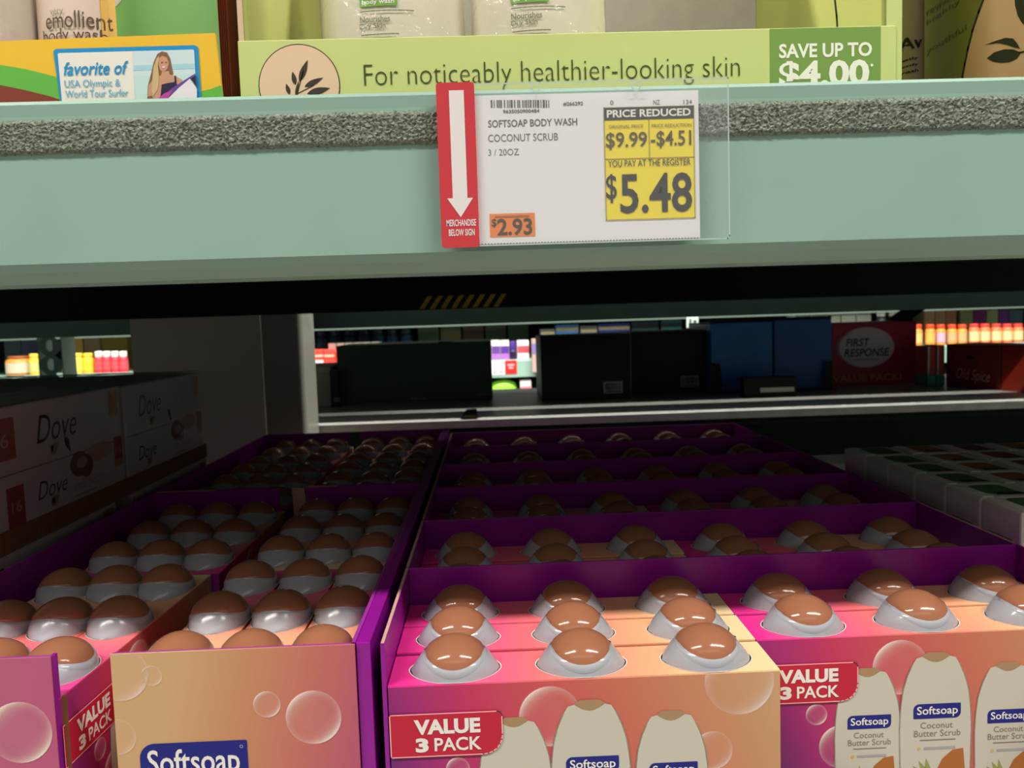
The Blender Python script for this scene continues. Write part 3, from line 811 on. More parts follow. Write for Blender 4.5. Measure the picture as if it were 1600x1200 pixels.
BLU = mat('blue_board', (6, 112, 192), .36, .45, noise=.22, scale=22, stretch=(1, 1, 2.4))
BLU2 = mat('blue_board_plain', (4, 88, 162), .4, .45, noise=.06, scale=20)
t = thing('display_tray', 'low black tray with raised corners holding the two blue cases', 'tray', (at(1205, 600, 1.93).x, 1.93, ZD))
xa = at(1109, 560, 1.93).x; xb = at(1300, 560, 1.93).x
MB().box(xa, xb, 1.93, 2.19, ZD, ZD + .004).build('tray_floor', BLACKBOARD, t)
MB().prism([(xa, 1.928, ZD), (xa + .028, 1.928, ZD), (xa + .024, 1.928, ZD + .07), (xa, 1.928, ZD + .076)], (0, .003, 0)).build('tray_corner', BLACKBOARD, t, fix=True)
MB().prism([(xb - .017, 1.928, ZD), (xb, 1.928, ZD), (xb, 1.928, ZD + .07), (xb - .014, 1.928, ZD + .066)], (0, .003, 0)).build('tray_corner', BLACKBOARD, t, fix=True)
for (x0, x1, yt, m_, lab) in ((1111, 1207, 504, BLU, 'left blue case with a mottled sheen, beside the black cases'), (1210, 1299, 499, BLU2, 'right blue case, plain and a little taller, beside the red case')):
    t, hw, hh = px_box('blue_case', lab, 'box', x0, x1, yt, 1.945, .22, m_, ybase_z=ZD + .004)
    MB().box(-hw, hw, .0, .012, hh, hh + .006).build('top_flap', mat('dark_navy', (10, 20, 40), .6, .2), t, world=False)
t, hw, hh = px_box('shelf_ticket_holder', 'low black holder with a white ticket in front of the blue cases', 'holder', 1162, 1244, 589, 1.825, .03, BLACKBOARD, part='holder_body')
P = Plane((-hw, 0, 0), (1, 0, 0), (0, 0, 1), (0, -1, 0)); m = MB()
P.rect(m, hw * .62, .010, hw * 1.93, .020, 1)
m.build('ticket', mat('ticket_white', (214, 214, 206), .5, .3), t, world=False)
RC = mat('crimson_board', (176, 10, 54), .42, .4, noise=.05, scale=18)
t, hw, hh = px_box('red_case', 'crimson case with a white oval logo, beside the blue cases', 'box', 1300, 1432, 503.5, 2.03, .16, RC)
P = Plane((-hw, 0, 0), (1, 0, 0), (0, 0, 1), (0, -1, 0)); m = MB(); W2 = 2 * hw
P.ellipse(m, W2 * .40, hh * .60, W2 * .335, hh * .325, 1, 0)
P.ellipse(m, W2 * .36, hh * .60, W2 * .315, hh * .29, 1.2, 1); P.ellipse(m, W2 * .405, hh * .60, W2 * .325, hh * .305, 1.4, 0)
P.text(m, 'FIRST', W2 * .165, hh * .62, W2 * .28, hh * .13, k=3, bold=.02, shear=.15, mi=2)
P.text(m, 'RESPONSE', W2 * .145, hh * .455, W2 * .53, hh * .13, k=3, bold=.02, shear=.15, mi=2)
P.rect(m, W2 * .25, hh * .40, W2 * .56, hh * .415, 3, 1)
P.text(m, 'VALUE PACK!', -W2 * .07 + W2 * .075, hh * .055, W2 * .82, hh * .11, k=2, bold=.03, mi=3)
m.build('logo_print', [mat('oval_white', (222, 218, 218), .5, .3), mat('oval_grey', (150, 130, 136), .5, .3), INK, mat('gold_letter', (206, 150, 40), .5, .3)], t, world=False)
# slim deodorant boxes: red above, teal below
TEAL = mat('teal_print', (40, 168, 140), .45, .4); DULLRED = mat('dull_red_print', (196, 84, 78), .45, .4)
for k, (x0, x1) in enumerate(((1449.5, 1462), (1464, 1476))):
    a = at(x0, 600, 1.93).x; b = at(x1, 600, 1.93).x; zt = at(1455, 541 - k, 1.93).z
    t = thing('slim_box', ['outer', 'inner'][k] + ' slim red and teal box beside the dark red case', 'box', ((a + b) / 2, 1.93, ZD), 0, 'slim red and teal boxes')
    h_ = zt - ZD
    MB().box(a, b, 1.93, 1.99, ZD + h_ * .28, zt).build('body', DULLRED, t, bevel=.002)
    MB().box(a, b, 1.93, 1.99, ZD, ZD + h_ * .28).build('base_band', TEAL, t, bevel=.001)
    MB().prism([(a - .0004, 1.9298, zt), (a + .003, 1.9298, zt), (a + .0036, 1.9298, ZD + h_ * .5), (a + .002, 1.9298, ZD + h_ * .28), (a - .0004, 1.9298, ZD + h_ * .28)], (0, -.0008, 0)).build('white_swoosh', WHITE, t, fix=True)
OSP = mat('maroon_board', (112, 22, 24), .45, .4, noise=.06, scale=18)
pa = at(1478, 605, 1.92); pb = at(1564, 611.5, 1.79); pc = at(1640, 618, 1.67)
for (p, q, m_, lab, wr_) in ((pa, pb, OSP, 'dark maroon case with pale script, at the right end of the deck', True), (pb, pc, mat('rust_board', (150, 42, 22), .45, .4, noise=.06, scale=18), 'rust red case at the far right end of the deck', False)):
    u = Vector((q.x - p.x, q.y - p.y, 0)); L = u.length - .002; u.normalize(); ang = math.atan2(u.y, u.x)
    h_ = .1005
    t = thing('red_case', lab, 'box', (p.x, p.y, ZD), ang)
    MB().box(0, L, 0, .10, 0, h_).build('carton', m_, t, world=False, bevel=.0012)
    if wr_:
        P = Plane((0, 0, 0), (1, 0, 0), (0, 0, 1), (0, -1, 0)); m = MB()
        P.text(m, 'Old Spice', L * .20, h_ * .13, L * .62, h_ * .33, k=1, bold=-.006, shear=.35, slope=-.06)
        P.rect(MB(), L * .38, h_ * .66, L * .52, h_ * .74, 1).build('hand_slot', INK, t, world=False)
        m.build('lettering', [mat('dull_pink_ink', (196, 146, 140), .5, .3), INK], t, world=False)
# grey carton and black panel at the left end
t, hw, hh = px_box('grey_carton', 'plain grey carton on the pale deck beside the column corner', 'box', 440, 515, 574, 1.96, .2, mat('grey_board', (170, 172, 164), .6, .3, noise=.05, scale=18))
MB().box(-hw, hw, -.001, .0, hh - .012, hh).build('lid_edge', mat('grey_board_edge', (190, 192, 184), .6, .3), t, world=False)
t, hw, hh = px_box('black_stand', 'narrow black upright panel leaning by the green case', 'stand', 513.5, 527, 579, 1.93, .02, BLACKBOARD, part='panel')
MB().box(-hw * .2, hw * 1.2, -.004, 0, .012, .022).build('clip', mat('clip_grey', (110, 112, 108), .5, .4), t, world=False)
t = thing('tape_scrap', 'black scrap of hazard tape hanging over the edge of the pale deck', 'tape', (at(732, 645, 1.64).x, 1.64, ZD))
a = at(720, 650, 1.625).x; b = at(746, 650, 1.625).x
MB().prism([(a, 1.621, ZD + .0004), (b, 1.621, ZD + .0004), (b - .004, 1.77, ZD + .0004), (a + .008, 1.77, ZD + .0004)], (0, 0, .0012)).build('tape', INK, t, fix=True)
Pt = Plane((a, 1.621, ZD + .0017), (1, 0, 0), (0, 1, 0), (0, 0, 1)); m = MB()
for q in range(3): Pt.poly(m, [(.004 + q * .009, .004), (.008 + q * .009, .004), (.013 + q * .009, .03), (.009 + q * .009, .03)], 1)
m.build('tape_stripes', YEL, t)

# ------------------------------------------------------------------ goods across the far aisle
ZO = CZ - .2
YO = 3.965
_g = {}
def cmat(c, rough=.4): return mat('goods_%d_%d_%d' % c, c, rough, .4)
GOODS = 'small goods on the bright rack across the aisle'
def jar(px, wpx, ytop, ybase, body, cap, label, capf=.22, lab=None, Y=YO, name='jar', z0=ZO):
    x = at(px, ybase, Y).x; r = wpx / 2 / F * (Y + .1); h = at(px, ytop, Y).z - z0
    t = thing(name, label, name.replace('_', ' '), (x, Y + r, z0), 0, GOODS)
    y = Y + r
    MB().lathe([(r * .94, 0), (r, h * .04), (r, h * (1 - capf) * .86), (r * .82, h * (1 - capf) * .97), (r * .7, h * (1 - capf))], x, y, z0, 14).build('body', cmat(body), t, smooth=True, fix=True)
    MB().lathe([(r * .80, h * (1 - capf)), (r * .84, h * (1 - capf * .9)), (r * .84, h * .97), (r * .78, h)], x, y, z0, 14).build('cap', cmat(cap), t, smooth=True, fix=True)
    if lab: MB().lathe([(r * 1.02, h * .14), (r * 1.02, h * (1 - capf) * .74)], x, y, z0, 14, cap=False).build('label', cmat(lab), t, smooth=True)
    return t
def pbox(px0, px1, ytop, ybase, col, label, band=None, Y=YO, depth=.12, name='box', z0=ZO, part='carton'):
    a = at(px0, ybase, Y).x; b = at(px1, ybase, Y).x; h = at((px0 + px1) / 2, ytop, Y).z - z0
    t = thing(name, label, 'box', ((a + b) / 2, Y, z0), 0, GOODS)
    MB().box(a, b, Y, Y + depth, z0, z0 + h).build(part, cmat(col), t, bevel=.0015)
    if band:
        for (f0, f1, c) in band: MB().box(a + .001, b - .001, Y - .0015, Y, z0 + h * f0, z0 + h * f1).build('printed_band', cmat(c), t)
    return t
OR = (238, 140, 46)
nth = ['first', 'second', 'third', 'fourth', 'fifth', 'sixth', 'seventh', 'eighth']
for k, p in enumerate((1437, 1457, 1473.5, 1491, 1507)):
    jar(p, 14.5, 507, 537, (236, 150, 60), (226, 74, 40), 'orange jar with red cap, %s of five right of the crimson case' % nth[k], .2, [(240, 190, 120), (244, 176, 90), (206, 170, 190), (236, 170, 120), (206, 170, 120)][k])
for k, p in enumerate((1526, 1543, 1561, 1578, 1595)):
    jar(p, 15.5, 506, 533, (232, 120, 70), (226, 66, 58), 'cream-labelled jar with red base, %s of five above the maroon case' % nth[k], .16, (238, 206, 150))
for k, (a, b, c) in enumerate(((1444, 1460, (214, 176, 140)), (1461, 1477, (196, 160, 126)), (1478, 1494, (190, 140, 110)))):
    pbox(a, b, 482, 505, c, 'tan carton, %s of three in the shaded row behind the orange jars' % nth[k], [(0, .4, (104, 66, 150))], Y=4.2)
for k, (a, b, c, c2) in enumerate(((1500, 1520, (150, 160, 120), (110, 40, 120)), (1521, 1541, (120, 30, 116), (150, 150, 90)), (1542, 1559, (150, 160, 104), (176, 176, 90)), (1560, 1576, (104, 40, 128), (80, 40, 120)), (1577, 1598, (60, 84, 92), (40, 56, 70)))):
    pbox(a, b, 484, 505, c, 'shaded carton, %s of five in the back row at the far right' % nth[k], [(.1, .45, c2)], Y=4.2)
# left end
jar(22, 40, 557, 590, (214, 140, 60), (150, 84, 40), 'broad amber tub at the far left of the bright rack', .12, (214, 196, 170), name='tub')
jar(52, 17, 553, 590, (226, 196, 60), (240, 206, 70), 'yellow bottle with green label, left of the slotted post', .2, (196, 204, 120), name='bottle')
jar(103, 15, 556, 588, (236, 200, 110), (238, 210, 60), 'pale yellow bottle just right of the slotted post', .2, (240, 226, 170), name='bottle')
jar(120, 16, 552, 588, (246, 204, 70), (236, 206, 80), 'yellow bottle with gold cap, second right of the post', .2, (250, 214, 96), name='bottle')
jar(136, 16, 552, 588, (246, 196, 50), (240, 210, 70), 'yellow bottle with gold cap, third right of the post', .2, (250, 206, 60), name='bottle')
for k, p in enumerate((153.5, 166, 179, 192)):
    jar(p, 12.6, 549, 587, (232, 60, 76), (244, 236, 234), 'red bottle with white cap, %s of four beside the column' % nth[k], .27, (238, 84, 92), name='bottle')
for k, (a, b, c) in enumerate(((8, 34, (64, 84, 96)), (35, 60, (70, 74, 116)), (98, 113, (222, 180, 84)), (114, 131, (218, 170, 96)), (133, 158, (164, 128, 110)), (160, 200, (150, 120, 50)))):
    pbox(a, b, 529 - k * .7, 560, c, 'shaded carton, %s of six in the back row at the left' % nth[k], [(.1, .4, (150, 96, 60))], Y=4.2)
# between column and green case
for k, (a, b, c) in enumerate(((461, 475, (246, 232, 224)), (476, 491, (240, 96, 78)), (492, 506, (246, 214, 214)), (507, 523, (236, 70, 60)))):
    pbox(a, b, 546.5, 568, (236, 74, 62), 'small red carton with white base stripe, %s of four right of the column' % nth[k], [(.06, .36, c), (.56, .68, (250, 190, 170))])
for k in range(6):
    a = 514 + k * 13.5
    pbox(a, a + 11.5, 536.5 - k * .45, 566, (238, 232, 222), 'white topped carton, %s of six showing above the green case' % nth[k], [(.0, .6, (214, 60, 60))], Y=4.05)
for k in range(8):
    a = 472 + k * 22
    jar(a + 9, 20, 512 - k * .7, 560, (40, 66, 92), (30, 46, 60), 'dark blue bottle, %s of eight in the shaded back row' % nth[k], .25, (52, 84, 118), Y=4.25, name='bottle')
for k in range(5):
    a = 655 + k * 35
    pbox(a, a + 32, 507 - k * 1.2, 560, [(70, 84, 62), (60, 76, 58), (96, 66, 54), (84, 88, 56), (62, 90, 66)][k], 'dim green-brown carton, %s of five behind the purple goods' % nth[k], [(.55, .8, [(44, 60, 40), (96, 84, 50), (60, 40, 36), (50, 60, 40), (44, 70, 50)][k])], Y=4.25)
# centre gap
for k, (a, b, c) in enumerate(((768.5, 781.5, (104, 66, 150)), (782.5, 796, (90, 56, 150)), (809, 827, (206, 84, 96)))):
    pbox(a, b, 532, 562, (244, 240, 238), 'small carton with white top, %s of three in the central gap' % ['left purple', 'right purple', 'pink'][k], [(.32, .72, c), (.02, .32, (170, 110, 196) if k < 2 else (246, 240, 244))])
jar(802, 11, 533, 562, (64, 32, 104), (80, 50, 140), 'dark purple bottle among small cartons in the central gap', .45, (40, 26, 56), name='bottle', Y=3.955)
t = pbox(832, 844, 529, 583, (186, 160, 150), 'tall slim mauve carton hanging beside the left black case', [(.55, .85, (128, 116, 180)), (.0, .3, (190, 160, 150))], Y=3.92, depth=.02, name='hang_card', z0=CZ - .262)
# price cards on the rail
t = thing('price_card', 'white price card on the rail in the central gap', 'sign', (at(782, 577, 3.948).x, 3.948, CZ - .28))
P = facing(3.9475); m = MB(); a0, b0_ = uv(768, 586, 3.9475); a1, b1 = uv(788.5, 564, 3.9475)
m.box(a0, a1, 3.9475, 3.9495, b0_, b1); 
m2 = MB()
for q in (.18, .27, .42, .60, .70, .82): P.rect(m2, a0 + (a1 - a0) * q, b0_ + (b1 - b0_) * .10, a0 + (a1 - a0) * (q + .06), b0_ + (b1 - b0_) * .30, 1)
m.build('card', PAPER, t); m2.build('printed_digits', GREYINK, t)
t = thing('red_tag', 'red square tag beside the white price card on the rail', 'sign', (at(798, 577, 3.948).x, 3.948, CZ - .28))
a2, _ = uv(789.5, 586, 3.9475); a3, _ = uv(808, 586, 3.9475); m = MB().box(a2, a3, 3.9475, 3.9495, b0_ + .002, b1 + .002); m2 = MB()
P.rect(m2, a2 + .012, b0_ + .042, a3 - .012, b0_ + .050, 1); P.rect(m2, a2 + .018, b0_ + .028, a3 - .018, b0_ + .036, 1)
m.build('card', cmat((226, 44, 44)), t); m2.build('printed_lines', PINKLINE, t)
t = thing('price_card', 'pale green price card under the shelf edge above the black cases', 'sign', (at(1081, 503, 3.97).x, 3.97, CZ - .02))
a0, b0_ = uv(1073, 512, 3.97); a1, b1 = uv(1091, 494, 3.97)
MB().box(a0, a1, 3.97, 3.972, b0_, b1).build('card', cmat((196, 224, 204)), t)
m2 = MB(); P = facing(3.97); P.rect(m2, a0 + .012, b0_ + .015, a0 + .024, b1 - .012, 1); P.rect(m2, a0 + .032, b0_ + .015, a1 - .008, b1 - .018, 1); m2.build('printed_lines', GREYINK, t)
# long rail strip of white tickets, lime pouch below
t = thing('ticket_strip', 'white ticket strip along the bright rail at the left', 'sign', (at(100, 592, 3.948).x, 3.948, CZ - .24))
for (p0_, p1_) in ((-20, 30), (32, 60), (98, 112), (158, 190)):
    a0, b0_ = uv(p0_, 603, 3.948); a1, _ = uv(p1_, 603, 3.948)
    MB().box(a0, a1, 3.9465, 3.9488, CZ - .262, CZ - .212).build('ticket', PAPER, t)
t = thing('lime_pouch', 'bright lime pouch on the lowest visible shelf in the central gap', 'pouch', (at(788, 600, 3.955).x, 3.955, CZ - .355), 0, GOODS)
xa = at(764, 600, 3.955).x; xb = at(809, 600, 3.955).x
def pouch(a, b):
    x = xa + (xb - xa) * a; s = math.sin(PI * a) ** .35
    return (x, 3.96 + .05 - .05 * math.cos(PI * b) * s, CZ - .355 + .062 * math.sin(PI * b) ** .7 * s)
MB().grid(pouch, 14, 10).build('pouch_body', cmat((140, 210, 60)), t, smooth=True)
pbox(813, 830, 594, 603, (236, 226, 232), 'white and pink carton beside the lime pouch', [(.0, .4, (226, 120, 130))], z0=CZ - .355)
# tops seen above the black cases
for k, (a, b, yt, c) in enumerate(((846, 868, 514, (150, 160, 156)), (870, 905, 507, (74, 130, 200)), (908, 934, 509, (130, 128, 140)), (936, 985, 505, (36, 60, 140)), (988, 1030, 502, (40, 60, 66)), (1034, 1066, 500, (34, 90, 92)))):
    pbox(a, b, yt, 560, c, 'item %s in the strip of goods seen above the black cases' % ('of pale grey', 'of sky blue', 'of grey', 'of navy blue', 'of slate', 'of dark teal')[k], [(.8, .9, (210, 190, 150) if k < 4 else (30, 40, 44))], Y=4.05)
for k in range(5):
    a = 1243 + k * 24
    pbox(a, a + 22, 487 - k * .8, 550, (222, 220, 212), 'white striped carton, %s of five seen above the blue and crimson cases' % nth[k], [(.86, .90, (120, 122, 118)), (.93, .96, (120, 122, 118))], Y=4.05)
for k, p in enumerate((1380, 1398, 1414)):
    jar(p, 15, 486, 545, (44, 50, 52), (236, 236, 230), 'dark bottle with white cap, %s of three above the crimson case' % nth[k], .14, None, Y=4.0, name='bottle')

# ------------------------------------------------------------------ upper shelf: lime display tray with two bottles
ZS = CZ + .0956
Y1 = .500
LIME = mat('lime_board', (202, 212, 134), .45, .35, noise=.03, scale=20)
LIME_INNER_SHADE = mat('lime_board_inner_shaded', (160, 168, 90), .55, .3, noise=.03, scale=20)  # lime darkened for the shade inside the tray
GREYB = mat('grey_raw_board', (168, 164, 158), .8, .2, noise=.06, scale=60)
xl = at(373, 100, Y1).x; xr = at(1411, 60, Y1).x; xf = at(1380, 60, Y1).x
ztop = at(765, 54.5, Y1).z
lt = thing('lime_tray', 'lime green display tray with dark lettering on its low front', 'tray', ((xl + xr) / 2, Y1, ZS))
MB().box(xl, xr - .004, Y1, Y1 + .0022, ZS, ztop).build('front_panel', LIME, lt, bevel=.0005)
yb = .735
zs = CZ + .50
MB().box(xl + .0035, xl + .0062, Y1 + .0024, yb, ZS, zs).build('side_wall', LIME_INNER_SHADE, lt, bevel=.0005)
rw = MB().box(xf + .0, xf + .0027, Y1 + .0024, yb, ZS, zs); rw.build('side_wall', LIME_INNER_SHADE, lt, bevel=.0005)
MB().box(xf + .0028, xr, Y1 + .001, Y1 + .0028, ZS, zs).build('front_flap', LIME, lt, bevel=.0003)
MB().box(xl, xl + .0034, Y1 + .0024, Y1 + .05, ZS, zs).build('front_flap', mat('tan_board', (214, 184, 156), .7, .2), lt, bevel=.0003)
MB().box(xl + .0065, xf - .0003, yb - .003, yb, ZS, zs).build('back_wall', GREYB, lt)
MB().box(xl + .0065, xf - .0003, Y1 + .0024, yb - .003, ZS, ZS + .002).build('floor_panel', GREYB, lt)
Pi = Plane((xf, Y1, ZS), (0, 1, 0), (0, 0, 1), (-1, 0, 0)); m = MB()
arc = [(.062 + .13 * (1 - math.cos(a)), .060 + .17 * math.sin(a)) for a in [i * .12 for i in range(-2, 12)]]
Pi.frame(m, arc, .0022, 2, 0, closed=False); m.build('printed_curve', INK, lt)
P = facing(Y1); m = MB()
OLVINK = mat('olive_ink', (70, 76, 34), .5, .3)
tpx(P, m, 'For noticeably healthier-looking skin', Y1, 570, 1156, 144.5, 43, k=2, bold=-.016)
m.build('lettering', OLVINK, lt)
em = MB(); a, b = uv(468, 134, Y1); r = 58 / F * (Y1 + .03)
P.ellipse(em, a, b, r, r, 1, 0, n=44); P.ellipse(em, a, b, r * .975, r * .975, 2, 1, n=44)
q = r / 58
def E_(px, py, ln, wd, ang):
    aa, bb = uv(px, py, Y1); P.leaf(em, aa, bb, ln * q, wd * q, ang, 3, 0)
for v in ((468, 128, 33, 9, 1.15), (462, 133, 19, 7, 1.75), (476, 136, 30, 8, .42), (480, 147, 34, 10, .22), (453, 148, 16, 6, 1.85), (462, 150, 22, 4, 1.3), (486, 160, 26, 9, -.1), (446, 166, 20, 7, 2.3)): E_(*v)
P.frame(em, [uv(456, 190, Y1), uv(466, 142, Y1), uv(474, 112, Y1)], .0006, 3, 0, closed=False)
P.frame(em, [uv(466, 146, Y1), uv(490, 134, Y1)], .0005, 3, 0, closed=False)
em.build('leaf_emblem', [mat('sprig_ink', (64, 56, 44), .5, .3), mat('emblem_peach', (228, 196, 164), .5, .3)], lt)
sb = MB(); a0, b0_ = uv(1203, 135, Y1); a1, b1_ = uv(1376, 42, Y1)
P.rect(sb, a0, ZS + .006, a1, ztop - .0004, 1, 0)
tpx(P, sb, 'SAVE UP TO', Y1, 1217, 1362, 91.5, 22.5, k=2, bold=.028, mi=1)
tpx(P, sb, '$4.00', Y1, 1217, 1358, 143, 47, k=2, bold=.035, mi=1)
P.ellipse(sb, *uv(1362, 102, Y1), .0009, .0009, 2, 1, n=10)
sb.build('save_badge', [mat('leaf_green_print', (122, 156, 74), .5, .3), mat('off_white_print', (240, 240, 222), .5, .3)], lt)

BOT = mat('cream_bottle', (226, 220, 196), .32, .45, noise=.02, scale=30)
GRN = mat('green_label', (112, 176, 56), .45, .35)
GTX = mat('grey_green_ink', (118, 128, 96), .5, .3)
def body_bottle(name, label, pxl, pxr, Y, ry, printer, m=BOT, h=.27, taper=.10, wrap=True, grp=None, shoulder=True):
    """oval bottle whose sides pass columns pxl..pxr at the tray's edge"""
    a = at(pxl, 55, Y).x; b = at(pxr, 55, Y).x; cx = (a + b) / 2; rx = (b - a) / 2
    t = thing(name, label, 'bottle', (cx, Y, ZS + .002), 0, grp)
    prof = [(.90, 0), (1.0, .01), (1.01, .05), (1.0, .09), (.97, .13), (1.0 - taper, h * .62), (.80 - taper, h * .80), (.52, h * .90), (.30, h * .94), (.29, h)]
    mb = MB(); mb.lathe([(q * rx, z_) for q, z_ in prof], 0, 0, 0, 40, sy=ry / rx); mb.build('body', m, t, world=False, smooth=True, fix=True)
    MB().lathe([(.33 * rx, h), (.36 * rx, h + .004), (.36 * rx, h + .028), (.32 * rx, h + .032)], 0, 0, 0, 24).build('cap', WHITE, t, world=False, smooth=True, fix=True)
    def bend(mbx):
        """lay a flat print onto the oval face"""
        out = []
        for (x, y, z_) in mbx.v:
            hh = z_
            k0 = 1.0
            for i in range(len(prof) - 1):
                if prof[i][1] <= hh <= prof[i + 1][1]:
                    f_ = (hh - prof[i][1]) / (prof[i + 1][1] - prof[i][1]); k0 = prof[i][0] + f_ * (prof[i + 1][0] - prof[i][0])
            s = min(.98, abs(x) / (rx * k0))
            out.append((x, -ry * k0 * math.sqrt(1 - s * s) + y - .0005, z_))
        mbx.v = out; return mbx
    printer(t, Plane((0, 0, 0), (1, 0, 0), (0, 0, 1), (0, -1, 0)), bend, cx, Y, rx, ry)
    if wrap:
        mb = MB()
        rr_ = random.Random(int(pxl))
        def f(u, v):
            an = PI + PI * u; z_ = .012 + .19 * v
            k0 = 1.0 + .015 * rr_.random()
            return (rx * k0 * 1.012 * math.cos(an), ry * k0 * 1.03 * math.sin(an) - .0016, z_)
        mb.grid(f, 34, 30); mb.build('shrink_film', film_mat('bottle_film', .02, (240, 240, 236), .10, .9, 60.0), t, world=False, smooth=True)
    return t
def lp(px, py, cx, Y):
    p = at(px, py, Y); return p.x - cx, p.z - ZS - .002
def print_lime(x_off):
    def pr(t, P, bend, cx, Y, rx, ry):
        Yf = Y - ry
        def L(px, py): return lp(px + x_off, py - .034 * x_off * .75, cx, Yf)
        g = MB(); a0, b0 = L(561, 10); a1, b1 = L(620, -10)
        n = 8
        for i in range(n):
            P.rect(g, a0 + (a1 - a0) * i / n, b0, a0 + (a1 - a0) * (i + 1) / n, b1, 1, 0)
        c0, d0 = L(565, 8.5); c1, d1 = L(616, -2)
        P.text(g, 'body wash', c0, d0, c1 - c0, d1 - d0, k=2, bold=.02, mi=1)
        bend(g).build('green_label', [GRN, WHITE], t, world=False)
        m = MB()
        for (s, xa_, xb_, yb_, hp) in (('Nourishes', 562, 610, 35, 9.5), ('Dry Skin', 562, 603, 47.5, 11)):
            c0, d0 = L(xa_, yb_); c1, _ = L(xb_, yb_); _, d1 = L(xa_, yb_ - hp); P.text(m, s, c0, d0, c1 - c0, d1 - d0, k=2, bold=.012)
        for (xa_, xb_, yy) in ((562, 647, 18.5), (564, 624, 55.5)):
            c0, d0 = L(xa_, yy); c1, _ = L(xb_, yy)
            for i in range(10): P.rect(m, c0 + (c1 - c0) * i / 10, d0, c0 + (c1 - c0) * (i + .95) / 10, d0 + .0007, 2)
        bend(m).build('lettering', GTX, t, world=False)
    return pr
body_bottle('body_wash_bottle', 'cream body wash bottle with green label, left of two in the lime tray', 506, 727, .548, .034, print_lime(0), grp='bottles in the lime tray')
body_bottle('body_wash_bottle', 'cream body wash bottle with green label, right of two in the lime tray', 737, 945, .548, .034, print_lime(237), grp='bottles in the lime tray')

# ------------------------------------------------------------------ upper shelf: yellow tray at the left
YT = .500
YELB = mat('sunny_yellow_board', (240, 192, 56), .45, .35, noise=.03, scale=20)
yt = thing('yellow_tray', 'yellow display tray with a photo card and green wave print, at the left', 'tray', (-.20, YT, ZS))
def W(px, py, Y=YT): p = at(px, py, Y); return Vector((p.x, Y, p.z))
def down(v): return Vector((v.x, v.y, ZS))
tl = W(-60, 66.5); trr = W(336, 51.5); brr = W(353, 165)
MB().prism([Vector((tl.x, YT, ZS)), Vector((brr.x + .0005, YT, ZS)), trr, tl], (0, .0024, 0)).build('front_panel', YELB, yt, fix=True)
P = facing(YT); m = MB()
def poly_px(P, m, pts, k, mi, Y=YT): P.poly(m, [uv(x, y, Y) for x, y in pts], k, mi)
poly_px(P, m, [(-55, 95), (0, 101.5), (40, 108), (80, 118), (130, 134), (170, 150), (170, 176), (-55, 176)], 1, 0)
m.build('wave_print', mat('wave_green', (104, 182, 74), .5, .3), yt); m = MB()
poly_px(P, m, [(-55, 126), (0, 133), (40, 141), (80, 151), (120, 165), (130, 176), (-55, 176)], 2, 0)
m.build('wave_band', mat('wave_brown', (134, 62, 46), .5, .3), yt)
m = MB(); poly_px(P, m, [(312, 143), (330, 139), (346.5, 133), (352, 168), (312, 170)], 1, 0)
m.build('wave_corner', mat('wave_green', (104, 182, 74)), yt)
m = MB()
poly_px(P, m, [(84, 80), (88, 77), (304, 71), (310, 74), (316, 170), (97, 174)], 3, 0)
poly_px(P, m, [(91, 85), (93, 83.5), (302, 78), (304, 79.5), (309, 170), (99, 174)], 4, 1)
poly_px(P, m, [(208, 81), (302, 78), (304, 79.5), (309, 170), (213, 172)], 5, 2)
poly_px(P, m, [(209.5, 103), (305, 100), (306, 108), (210, 111)], 5.5, 3)
poly_px(P, m, [(210.5, 120), (306.5, 117), (309, 170), (213, 172)], 5.5, 4)
m.build('photo_card', [mat('card_blue', (36, 146, 206), .45, .3), mat('card_white', (236, 232, 222), .5, .3), mat('sky_print', (208, 226, 230), .5, .3), mat('sea_print', (170, 212, 224), .5, .3), mat('pale_sea_print', (198, 226, 222), .5, .3)], yt)
m = MB()   # the surfer in the picture, printed flat
poly_px(P, m, [(231, 158), (232, 135), (238, 112), (241, 98), (247, 85), (254, 81), (262, 83), (267, 92), (270, 108), (272, 116), (266, 122), (258, 120), (250, 126), (248, 148), (246, 158)], 6, 0)
poly_px(P, m, [(232, 152), (233, 134), (241, 124), (253, 118), (254, 112), (265, 112), (266, 117), (278, 121), (286, 126), (285, 134), (276, 135), (254, 160), (243, 160), (238, 150)], 6.5, 1)
poly_px(P, m, [(249, 92), (255, 88), (262, 91), (265, 100), (263, 108), (258, 113), (252, 111), (249, 103)], 7, 1)
poly_px(P, m, [(239, 128), (241, 106), (246, 92), (250, 88), (248, 104), (250, 122), (248, 140), (240, 152), (238, 142)], 7.5, 2)
poly_px(P, m, [(254, 133), (262, 131), (274, 129), (274, 119), (276, 119), (277, 131), (280, 140), (266, 150), (252, 153)], 8, 3)
poly_px(P, m, [(250, 155), (270, 139), (290, 126), (306, 116), (308, 121), (296, 126), (276, 142), (262, 156)], 8.5, 4)
poly_px(P, m, [(246, 157), (258, 147), (272, 141), (264, 154)], 9, 5)
poly_px(P, m, [(262, 157), (280, 139), (298, 124), (309, 140), (309, 172), (250, 172)], 9, 6)
poly_px(P, m, [(300, 124), (307, 119), (308, 137)], 9.5, 3)
poly_px(P, m, [(253, 98), (256, 97.5), (256, 99), (253, 99.5)], 8, 0); poly_px(P, m, [(259.5, 97.5), (262, 97.5), (262, 99), (259.5, 99)], 8, 0)
poly_px(P, m, [(254, 105), (260, 104.5), (258, 107), (255.5, 107)], 8, 6)
